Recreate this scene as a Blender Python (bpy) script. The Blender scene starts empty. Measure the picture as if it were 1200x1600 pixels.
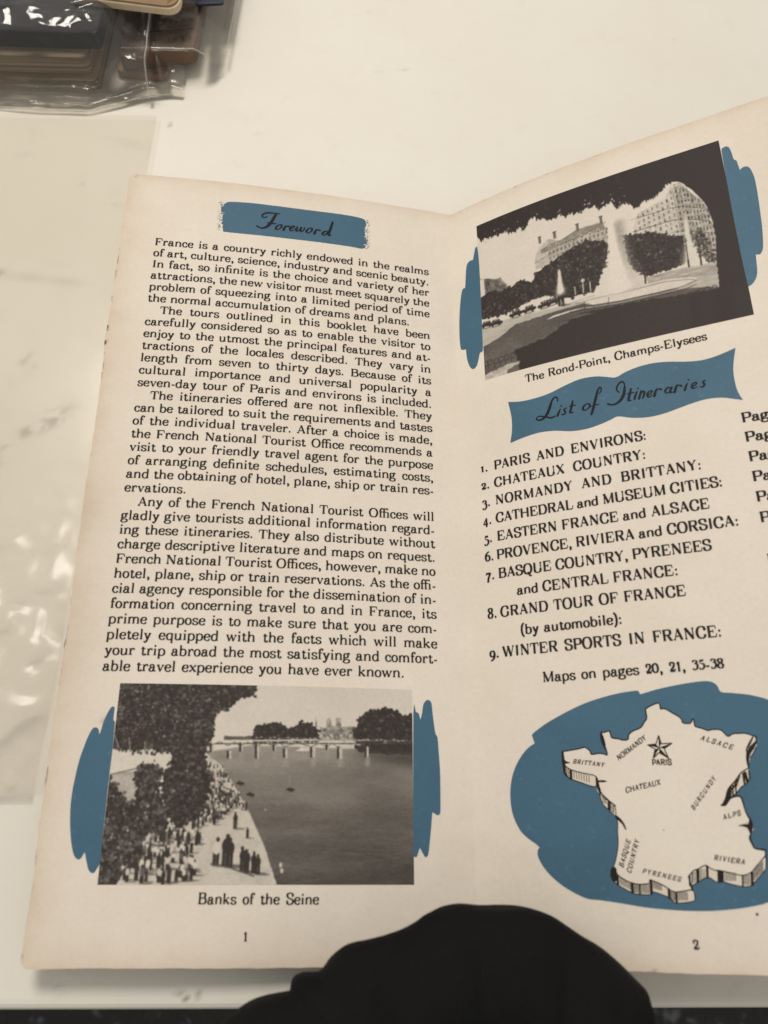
import bpy, math, random
import numpy as np
from mathutils import Matrix, Vector
from mathutils.geometry import delaunay_2d_cdt

SC = bpy.context.scene
COL = SC.collection
random.seed(7)
rng = np.random.default_rng(11)

# ------------------------------------------------------------------ camera, light, exposure
cam_data = bpy.data.cameras.new('camera')
cam = bpy.data.objects.new('camera', cam_data)
COL.objects.link(cam)
cam.matrix_world = Matrix([[0.9996929, -0.0101535, -0.0226057, -0.028574], [0.0004723, 0.9198497, -0.3922706, -0.095152], [0.0247768, 0.3921395, 0.919572, 0.233368], [0, 0, 0, 1]])
cam_data.sensor_fit = 'VERTICAL'
cam_data.sensor_height = 36.0
cam_data.lens = 30.2372
cam_data.clip_start = 0.005
cam_data.clip_end = 20.0
cam_data.dof.use_dof = True
cam_data.dof.focus_distance = 0.262
cam_data.dof.aperture_fstop = 15.0
SC.camera = cam

world = bpy.data.worlds.new('World')
SC.world = world
world.use_nodes = True
bg = world.node_tree.nodes['Background']
bg.inputs['Color'].default_value = (1.0, 0.965, 0.92, 1)
bg.inputs['Strength'].default_value = 0.50

def area_lamp(name, loc, target, sx, sy, power, col):
    d = bpy.data.lights.new(name, 'AREA')
    d.shape = 'RECTANGLE'; d.size = sx; d.size_y = sy; d.energy = power; d.color = col
    o = bpy.data.objects.new(name, d); COL.objects.link(o)
    o.location = loc
    o.rotation_euler = (Vector(target) - Vector(loc)).to_track_quat('-Z', 'Y').to_euler()
    return o
area_lamp('overhead_lamp', (-0.22, 0.50, 0.92), (0, 0.03, 0), 0.30, 0.30, 7.0, (1.0, 0.935, 0.85))

SC.view_settings.view_transform = 'Standard'
SC.view_settings.look = 'None'
SC.view_settings.exposure = 0.0
SC.view_settings.gamma = 1.0
SC.view_settings.use_curve_mapping = False
# ------------------------------------------------------------------ helpers
def link(name, me, mat=None, parent=None):
    o = bpy.data.objects.new(name, me)
    COL.objects.link(o)
    if mat is not None: me.materials.append(mat)
    if parent is not None: o.parent = parent
    return o

def mesh(name, verts, faces, mat=None, parent=None, smooth=False):
    me = bpy.data.meshes.new(name)
    me.from_pydata([tuple(map(float, v)) for v in verts], [], [tuple(map(int, f)) for f in faces])
    me.update()
    if smooth: me.polygons.foreach_set('use_smooth', [True] * len(me.polygons))
    return link(name, me, mat, parent)

def empty(name, loc=(0, 0, 0)):
    o = bpy.data.objects.new(name, None)
    o.empty_display_size = 0.02
    COL.objects.link(o); o.location = loc
    return o

def tag(o, label, cat, group=None, kind=None):
    if label: o['label'] = label
    if cat: o['category'] = cat
    if group: o['group'] = group
    if kind: o['kind'] = kind
    return o

def attr(o, name, vals):
    a = o.data.attributes.new(name, 'FLOAT', 'POINT')
    a.data.foreach_set('value', np.asarray(vals, np.float32).ravel())

class NT:
    def __init__(self, name):
        self.m = bpy.data.materials.new(name); self.m.use_nodes = True
        self.t = self.m.node_tree
        for n in list(self.t.nodes): self.t.nodes.remove(n)
        self.out = self.n('ShaderNodeOutputMaterial')
    def n(self, typ, **kw):
        x = self.t.nodes.new(typ)
        for k, v in kw.items():
            if k in x.inputs: x.inputs[k].default_value = v
            else: setattr(x, k, v)
        return x
    def l(self, a, ao, b, bi): self.t.links.new(a.outputs[ao], b.inputs[bi])
    def principled(self, col=(.5, .5, .5), rough=.6, spec=.3):
        p = self.n('ShaderNodeBsdfPrincipled')
        p.inputs['Base Color'].default_value = (*col, 1); p.inputs['Roughness'].default_value = rough
        p.inputs['Specular IOR Level'].default_value = spec
        self.l(p, 0, self.out, 0)
        return p
    def noise(self, scale, detail=4, rough=.55, coord=None, dist=0.0):
        x = self.n('ShaderNodeTexNoise'); x.inputs['Scale'].default_value = scale
        x.inputs['Detail'].default_value = detail; x.inputs['Roughness'].default_value = rough
        x.inputs['Distortion'].default_value = dist
        if coord: self.t.links.new(coord, x.inputs['Vector'])
        return x
    def ramp(self, src, stops):
        r = self.n('ShaderNodeValToRGB')
        while len(r.color_ramp.elements) > 1: r.color_ramp.elements.remove(r.color_ramp.elements[-1])
        r.color_ramp.elements[0].position = stops[0][0]; r.color_ramp.elements[0].color = (*stops[0][1], 1)
        for p, c in stops[1:]:
            e = r.color_ramp.elements.new(p); e.color = (*c, 1)
        self.t.links.new(src, r.inputs[0])
        return r
    def mix(self, fac, a, b, blend='MIX'):
        x = self.n('ShaderNodeMix', data_type='RGBA', blend_type=blend)
        for key, val in ((0, fac), (6, a), (7, b)):
            if isinstance(val, (int, float)): x.inputs[key].default_value = val
            elif isinstance(val, tuple): x.inputs[key].default_value = (*val, 1)
            else: self.t.links.new(val, x.inputs[key])
        return x.outputs[2]
    def math(self, op, a, b=None, c=None):
        x = self.n('ShaderNodeMath', operation=op)
        for i, val in enumerate((a, b, c)):
            if val is None: continue
            if isinstance(val, (int, float)): x.inputs[i].default_value = val
            else: self.t.links.new(val, x.inputs[i])
        return x.outputs[0]
    def bump(self, height, strength, dist, bsdf):
        b = self.n('ShaderNodeBump'); b.inputs['Strength'].default_value = strength; b.inputs['Distance'].default_value = dist
        self.t.links.new(height, b.inputs['Height']); self.t.links.new(b.outputs[0], bsdf.inputs['Normal'])

def g3(v): return (v, v, v)
PAPER = (0.75, 0.686, 0.595)

def paper_colour(N, base=PAPER):
    """aged paper: blotches, fibres, brown toning that grows towards the worn edges (attributes 'edge' and 'stain')"""
    co = N.n('ShaderNodeTexCoord').outputs['Object']
    big = N.noise(38, 5, .6, co); fine = N.noise(900, 3, .6, co); fib = N.noise(2600, 2, .7, co)
    c = N.mix(N.ramp(big.outputs[0], [(.35, g3(0)), (.7, g3(1))]).outputs[0], base, (base[0] * .94, base[1] * .925, base[2] * .90))
    c = N.mix(N.ramp(fine.outputs[0], [(.35, g3(0)), (.75, g3(.16))]).outputs[0], c, (base[0] * .72, base[1] * .66, base[2] * .58))
    c = N.mix(N.ramp(fib.outputs[0], [(.62, g3(0)), (.8, g3(.22))]).outputs[0], c, (base[0] * .7, base[1] * .62, base[2] * .55))
    return c, co, fine

def make_page_material(name):
    N = NT(name); p = N.principled(PAPER, .62, .25)
    c, co, fine = paper_colour(N)
    e = N.n('ShaderNodeAttribute', attribute_name='edge').outputs['Fac']
    wob = N.noise(120, 5, .65, co).outputs[0]
    ee = N.math('MULTIPLY', e, N.math('MULTIPLY_ADD', wob, 1.6, .2))
    c = N.mix(N.math('MULTIPLY', ee, .36), c, (.50, .335, .19))
    s = N.n('ShaderNodeAttribute', attribute_name='stain').outputs['Fac']
    c = N.mix(s, c, (.33, .21, .13))
    d = N.n('ShaderNodeAttribute', attribute_name='nick').outputs['Fac']
    nk = N.ramp(N.noise(210, 3, .6, co).outputs[0], [(.52, g3(0)), (.6, g3(1))]).outputs[0]
    c = N.mix(N.math('MULTIPLY', d, nk), c, (.09, .06, .04))
    N.t.links.new(c, p.inputs['Base Color'])
    cw = N.noise(14, 4, .6, co, .4)
    N.bump(N.math('ADD', N.math('MULTIPLY', fine.outputs[0], .25), N.math('MULTIPLY', cw.outputs[0], 6.0)), .5, .0004, p)
    return N.m

def make_ink(name, col, rough=.5, grain=.25, spec=.3):
    N = NT(name); p = N.principled(col, rough, spec)
    co = N.n('ShaderNodeTexCoord').outputs['Object']
    f = N.noise(1500, 3, .6, co); b = N.noise(60, 4, .5, co)
    c = N.mix(N.ramp(f.outputs[0], [(.4, g3(0)), (.8, g3(grain))]).outputs[0], col, tuple(min(1, x * 1.4 + .012) for x in col))
    c = N.mix(N.ramp(b.outputs[0], [(.35, g3(0)), (.7, g3(.5))]).outputs[0], c, tuple(x * .80 for x in col))
    sp = N.noise(420, 4, .75, co); c = N.mix(N.ramp(sp.outputs[0], [(.60, g3(0)), (.74, g3(grain * 1.3))]).outputs[0], c, tuple(min(1, x * 1.9 + .04) for x in col))
    N.t.links.new(c, p.inputs['Base Color'])
    return N.m

def make_halftone(name):
    """printed black and white picture: paper showing through ink by the attribute 'tone'"""
    N = NT(name); p = N.principled(PAPER, .55, .3)
    c, co, fine = paper_colour(N)
    t = N.n('ShaderNodeAttribute', attribute_name='tone').outputs['Fac']
    g = N.noise(1700, 2, .6, co).outputs[0]
    t2 = N.math('ADD', t, N.math('MULTIPLY', N.math('SUBTRACT', g, .5), .07))
    k = N.n('ShaderNodeClamp'); N.t.links.new(t2, k.inputs[0])
    w = N.math('POWER', N.math('SUBTRACT', 1.0, k.outputs[0]), 2.1)
    p.inputs['Specular IOR Level'].default_value = .15
    N.t.links.new(N.mix(w, (.030, .023, .021), c), p.inputs['Base Color'])
    return N.m

def make_paper_plain(name, base):
    N = NT(name); p = N.principled(base, .65, .25)
    c, co, fine = paper_colour(N, base)
    N.t.links.new(c, p.inputs['Base Color'])
    return N.m

M_PAGE = make_page_material('aged_page')
M_LAND = make_paper_plain('unprinted_paper', PAPER)
M_BLUE = make_ink('blue_ink', (.056, .130, .196), .55, .25, .2)
M_INK = make_ink('black_ink', (.020, .016, .015), .6, .25, .12)
M_INK2 = make_ink('black_ink_on_blue', (.012, .012, .015), .55, .2, .12)
M_PIC = make_halftone('halftone_print')
M_BLOCK = make_paper_plain('page_edges', (.60, .50, .38))

# ------------------------------------------------------------------ the open booklet's surface
PAR = {'a0': 0.324628, 'a1': -0.119043, 'a2': -0.0198, 'at': -0.093568, 'at1': -0.007757, 'b0': 0.412234, 'b1': -0.414364, 'b2': 0.278518, 'bt': -0.211846, 'bt1': 0.09855, 'H': 0.2286, 'W': 0.107025}
TAU, LIFT, BH, BW = 0.15, 0.0025, PAR['H'], PAR['W']
GL, GW = np.polynomial.legendre.leggauss(6)
def flat_surface(side, u, v):
    u = np.asarray(u, float); v = np.asarray(v, float)
    k = 'a' if side < 0 else 'b'
    s = (GL + 1) / 2 * u[..., None]; w = GW * u[..., None] / 2
    q = s / .1; vv = (v / BH - .5)[..., None]
    th = PAR[k + '0'] + PAR[k + '1'] * q + PAR[k + '2'] * q * q + vv * (PAR[k + 't'] + PAR[k + 't1'] * q)
    return np.stack([side * (w * np.cos(th)).sum(-1), BH / 2 - v, (w * np.sin(th)).sum(-1)], -1)
CT, ST = math.cos(TAU), math.sin(TAU)
def on_page(side, x_mm, y_mm, off_mm=0.0):
    """print coordinates (mm from the spine, mm down from the top edge) -> the bent page in the world"""
    u = np.abs(np.asarray(x_mm, float)) / 1000; v = np.asarray(y_mm, float) / 1000
    P = flat_surface(side, u, v); h = 1e-5
    du = flat_surface(side, u + h, v) - P; dv = flat_surface(side, u, v + h) - P
    n = np.cross(du, dv); n *= np.sign(n[..., 2:3]); n /= np.linalg.norm(n, axis=-1, keepdims=True)
    P = P + n * (np.asarray(off_mm)[..., None] if np.ndim(off_mm) else off_mm) / 1000
    return np.stack([CT * P[..., 0] - ST * P[..., 2], P[..., 1], ST * P[..., 0] + CT * P[..., 2] + LIFT], -1)

def value_noise(shape, cells, seed=0, octaves=4, rough=.5):
    r = np.random.default_rng(seed); H, W = shape
    out = np.zeros(shape); amp = 1; tot = 0
    cy, cx = cells
    for o in range(octaves):
        g = r.random((int(cy) + 3, int(cx) + 3))
        y = np.linspace(0, cy, H); x = np.linspace(0, cx, W)
        yi = y.astype(int); xi = x.astype(int)
        fy = (y - yi); fx = (x - xi); fy = (fy * fy * (3 - 2 * fy))[:, None]; fx = (fx * fx * (3 - 2 * fx))[None]
        a = g[yi][:, xi]; b = g[yi][:, xi + 1]; c = g[yi + 1][:, xi]; d = g[yi + 1][:, xi + 1]
        out += amp * ((a * (1 - fx) + b * fx) * (1 - fy) + (c * (1 - fx) + d * fx) * fy)
        tot += amp; amp *= rough; cy = min(cy * 2, H); cx = min(cx * 2, W)
    return out / tot

def strip_noise(x, seed, scales):
    r = np.random.default_rng(seed); out = np.zeros_like(x)
    for s, a in scales:
        k = r.random(400) * 2 - 1
        t = (x / s) % 398; i = t.astype(int); f = t - i
        out += a * (k[i] * (1 - f) + k[i + 1] * f)
    return out

RIMS = {}
def page_sheet(name, side, W_mm, thick, parent, corner, seed, mat, edge_len=9.0, top_off=0.0, rag=.25):
    """a leaf with rounded, slightly ragged edges, a front and a back"""
    H_mm = BH * 1000
    us = np.concatenate([np.linspace(0, 12, 13), np.linspace(13.5, W_mm - 8, 56), W_mm - np.array([7, 6, 5, 4, 3.2, 2.5, 1.9, 1.4, 1, .65, .35, .15, 0.0])])
    nv = 220
    U = np.zeros((len(us), nv)); V = np.zeros_like(U)
    for i, u in enumerate(us):
        r = corner; d = max(0, u - (W_mm - r)); inset = r - math.sqrt(max(r * r - d * d, 0))
        tv = np.linspace(0, 1, nv); tv = tv + .10 * np.sin(2 * np.pi * tv) / (2 * np.pi) * -1
        V[i] = inset + (H_mm - 2 * inset) * tv
        fall = np.clip((u - (W_mm - 6)) / 6, 0, 1)
        U[i] = u + fall * strip_noise(V[i], seed, ((23, rag), (6, rag * .8), (1.7, rag * .6)))
        ft = np.clip((6 - V[i]) / 6, 0, 1); V[i] += ft * strip_noise(U[i] + 31, seed + 5, ((14, rag * .5), (3, rag * .3)))
        fb = np.clip((V[i] - H_mm + 6) / 6, 0, 1); V[i] += fb * strip_noise(U[i] + 77, seed + 6, ((14, rag * .5), (3, rag * .3)))
    top = on_page(side, U, V, top_off).reshape(-1, 3); bot = on_page(side, U, V, top_off - thick).reshape(-1, 3)
    n = len(us); f = []
    idx = np.arange(n * nv).reshape(n, nv)
    a, b, c, d = idx[:-1, :-1].ravel(), idx[1:, :-1].ravel(), idx[1:, 1:].ravel(), idx[:-1, 1:].ravel()
    q = np.stack([a, b, c, d], 1); o = n * nv
    if side > 0: q = q[:, ::-1]
    f += q.tolist(); f += (q[:, ::-1] + o).tolist()
    rim = list(idx[:, 0]) + list(idx[-1, 1:]) + list(idx[::-1, -1][1:]) + list(idx[0, ::-1][1:-1])
    m = len(rim); base = 2 * n * nv          # the cut edge has corners of its own, so that it shades crisply
    for k in range(m):
        x, y = base + k, base + (k + 1) % m
        f.append((x, y, y + m, x + m) if side > 0 else (y, x, x + m, y + m))
    RIMS[name] = rim
    ob = mesh(name, np.concatenate([top, bot, top[rim], bot[rim]]), f, mat, parent, smooth=False)
    ob.data.polygons.foreach_set('use_smooth', [i < 2 * len(q) for i in range(len(f))])
    d_edge = np.minimum(np.minimum(W_mm - U, V), H_mm - V).clip(0)
    e = np.exp(-np.minimum(W_mm - U, np.minimum(V, H_mm - V) * 1.6).clip(0) / edge_len * 1.9)
    e += .10 * np.exp(-(W_mm - U).clip(0) / 30)
    return ob, U, V, e, d_edge

def both(x, name):
    x = x.ravel(); r = x[RIMS[name]]
    return np.concatenate([x, x, r, r])

# ------------------------------------------------------------------ the setting: floor and table
def smooth01(t): t = np.clip(t, 0, 1); return t * t * (3 - 2 * t)

N = NT('dark_speckled_floor'); p = N.principled((.02, .018, .017), .35, .4)
co = N.n('ShaderNodeTexCoord').outputs['Object']
v = N.noise(62, 3, .6, co); w = N.noise(210, 3, .6, co)
c = N.mix(N.ramp(v.outputs[0], [(.60, g3(0)), (.70, g3(1))]).outputs[0], (.006, .006, .006), (.11, .11, .12))
c = N.mix(N.ramp(w.outputs[0], [(.55, g3(0)), (.7, g3(.6))]).outputs[0], c, (.035, .03, .028))
N.t.links.new(c, p.inputs['Base Color'])
fl = mesh('floor', [(-3, -3, -.72), (3, -3, -.72), (3, 3, -.72), (-3, 3, -.72)], [(0, 1, 2, 3)], N.m)
fl['kind'] = 'structure'

N = NT('table_laminate'); p = N.principled((.74, .70, .60), .42, .35)
co = N.n('ShaderNodeTexCoord').outputs['Object']
big = N.noise(16, 5, .6, co); mid = N.noise(90, 5, .65, co); fine = N.noise(700, 3, .6, co)
c = N.mix(N.ramp(big.outputs[0], [(.35, g3(0)), (.7, g3(1))]).outputs[0], (.735, .705, .625), (.71, .672, .585))
c = N.mix(N.ramp(mid.outputs[0], [(.55, g3(0)), (.78, g3(.22))]).outputs[0], c, (.58, .53, .44))
c = N.mix(N.ramp(fine.outputs[0], [(.66, g3(0)), (.8, g3(.12))]).outputs[0], c, (.5, .46, .4))
dirt = N.n('ShaderNodeAttribute', attribute_name='dirt').outputs['Fac']
c = N.mix(dirt, c, (.10, .085, .07))
N.t.links.new(c, p.inputs['Base Color'])
r = N.ramp(mid.outputs[0], [(.3, g3(.36)), (.7, g3(.52))]); N.t.links.new(r.outputs[0], p.inputs['Roughness'])
N.bump(fine.outputs[0], .05, .0003, p)
xs = np.concatenate([[-700, -500, -350, -250], np.arange(-190, 161, 1.4), [220, 300, 450, 700]])
front = -123.7
rows = [(900, -25), (900, 0), (700, 0), (500, 0), (350, 0)] + [(y, 0) for y in np.arange(262, front + 2.6, -1.4)] + [(front + 2.4, 0), (front + 1.4, -.18), (front + .6, -.75), (front + .15, -1.6), (front, -2.8), (front, -25)]
X = np.repeat(xs[None], len(rows), 0); Y = np.repeat(np.array([r_[0] for r_ in rows])[:, None], len(xs), 1); Z = np.repeat(np.array([r_[1] for r_ in rows], float)[:, None], len(xs), 1)
i = np.arange(X.size).reshape(X.shape)
F = np.stack([i[1:, :-1].ravel(), i[1:, 1:].ravel(), i[:-1, 1:].ravel(), i[:-1, :-1].ravel()], 1).tolist()
F.append([int(i[0, 0]), int(i[0, -1]), int(i[-1, -1]), int(i[-1, 0])])
F.append([int(k) for k in i[:, 0]]); F.append([int(k) for k in i[::-1, -1]])
table = mesh('table', np.stack([X, Y, Z], -1).reshape(-1, 3) / 1000, F, N.m, smooth=False)
tag(table, 'cream laminate table top with faint smudges under the booklet', 'table')
def marks(X, Y, lst, seed):
    r = np.random.default_rng(seed); out = np.zeros(X.shape)
    for x, y, lx, ly, ang, a, breakup in lst:
        c, s = math.cos(ang), math.sin(ang)
        q = ((X - x) * c + (Y - y) * s) / lx; w = (-(X - x) * s + (Y - y) * c) / ly
        m = np.exp(-(q * q + w * w))
        if breakup:
            n = value_noise(X.shape, (X.shape[0] / 1.6, X.shape[1] / 1.6), int(x * 7 + y * 3) % 999 + 1000, 2, .8)
            m = m * smooth01((n - .5 + .12) / .25)
        out = np.maximum(out, a * m)
    return out
TM = [(-72, -119.5, 2.4, .7, -.6, .65, 1), (-69.5, -121.3, 1.0, .5, -.8, .75, 0), (-66.8, -120.6, .4, 1.2, -.3, .5, 0), (-101, -118, 1.2, 2.6, .5, .3, 1), (-96, -114.5, 3, 1.2, .2, .16, 1),
      (-18, 186, 9, .35, .12, .22, 1), (-3, 187.6, 3, .4, .1, .26, 1), (-41, 160.5, .5, .5, 0, .35, 0), (48, 176, 4, .5, .4, .12, 1), (90, 206, 6, .4, -.2, .14, 1), (-100.5, 156, .35, 1.2, .1, .5, 0),
      (-68, 152, 2.5, 1.0, -.2, .16, 1), (62, -119, 2.0, .4, .3, .15, 1), (-30, 217, 5, .5, .3, .12, 1), (20, 150, 2, .5, .3, .14, 1), (60, -120, 1, 1, 0, .12, 1)]
attr(table, 'dirt', marks(X, Y, TM, 3))
booklet = empty('open_booklet', (0, 0, 0))
tag(booklet, 'open yellowed travel booklet with French text, blue banners and two printed photographs', 'booklet')

left, U, V, e, d = page_sheet('left_page', -1, BW * 1000, .3, booklet, 2.2, 3, M_PAGE)
left['label'] = 'left page with foreword text and river photograph'
# tide-mark stain and foxing on the left page, a chipped outer edge
st = .20 * np.exp(-(((BW * 1000 - U) / 6) ** 2 + ((V - 116) / 9) ** 2)) + .1 * np.exp(-(((BW * 1000 - U - 3) / 5) ** 2 + ((V - 150) / 20) ** 2))
for cx, cy, r in ((94.5, 172.5, .7), (101, 168, .3)): st = np.maximum(st, .6 * np.exp(-((U - cx) ** 2 + (V - cy) ** 2) / r ** 2))
attr(left, 'edge', both(e, 'left_page')); attr(left, 'stain', both(st, 'left_page'))
nick = np.clip(1 - d / .55, 0, 1) * (V > 1) * (strip_noise(V, 9, ((11, 1), (3, .6))) > .15) * (U > BW * 1000 - 3)
nick += np.clip(1 - ((BW * 1000 - U) ** 2 + V ** 2) ** .5 / 3.2, 0, 1)
attr(left, 'nick', both(np.clip(nick, 0, 1), 'left_page'))

right, U, V, e, d = page_sheet('right_page', 1, BW * 1000, .11, booklet, 1.6, 21, M_PAGE)
right['label'] = 'right page with list of itineraries and outline map'
st = .05 * np.exp(-((U - 95) / 16) ** 2 - ((V - 10) / 25) ** 2)
attr(right, 'edge', both(e, 'right_page')); attr(right, 'stain', both(st, 'right_page'))
attr(right, 'nick', both(np.clip(1 - d / .3, 0, 1) * .5 * (strip_noise(U + V, 8, ((9, 1), (2, .5))) > .1), 'right_page'))
page_sheet('page_block', 1, BW * 1000 - .7, 1.5, booklet, 1.6, 33, M_BLOCK, top_off=-.17)[0]
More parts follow.
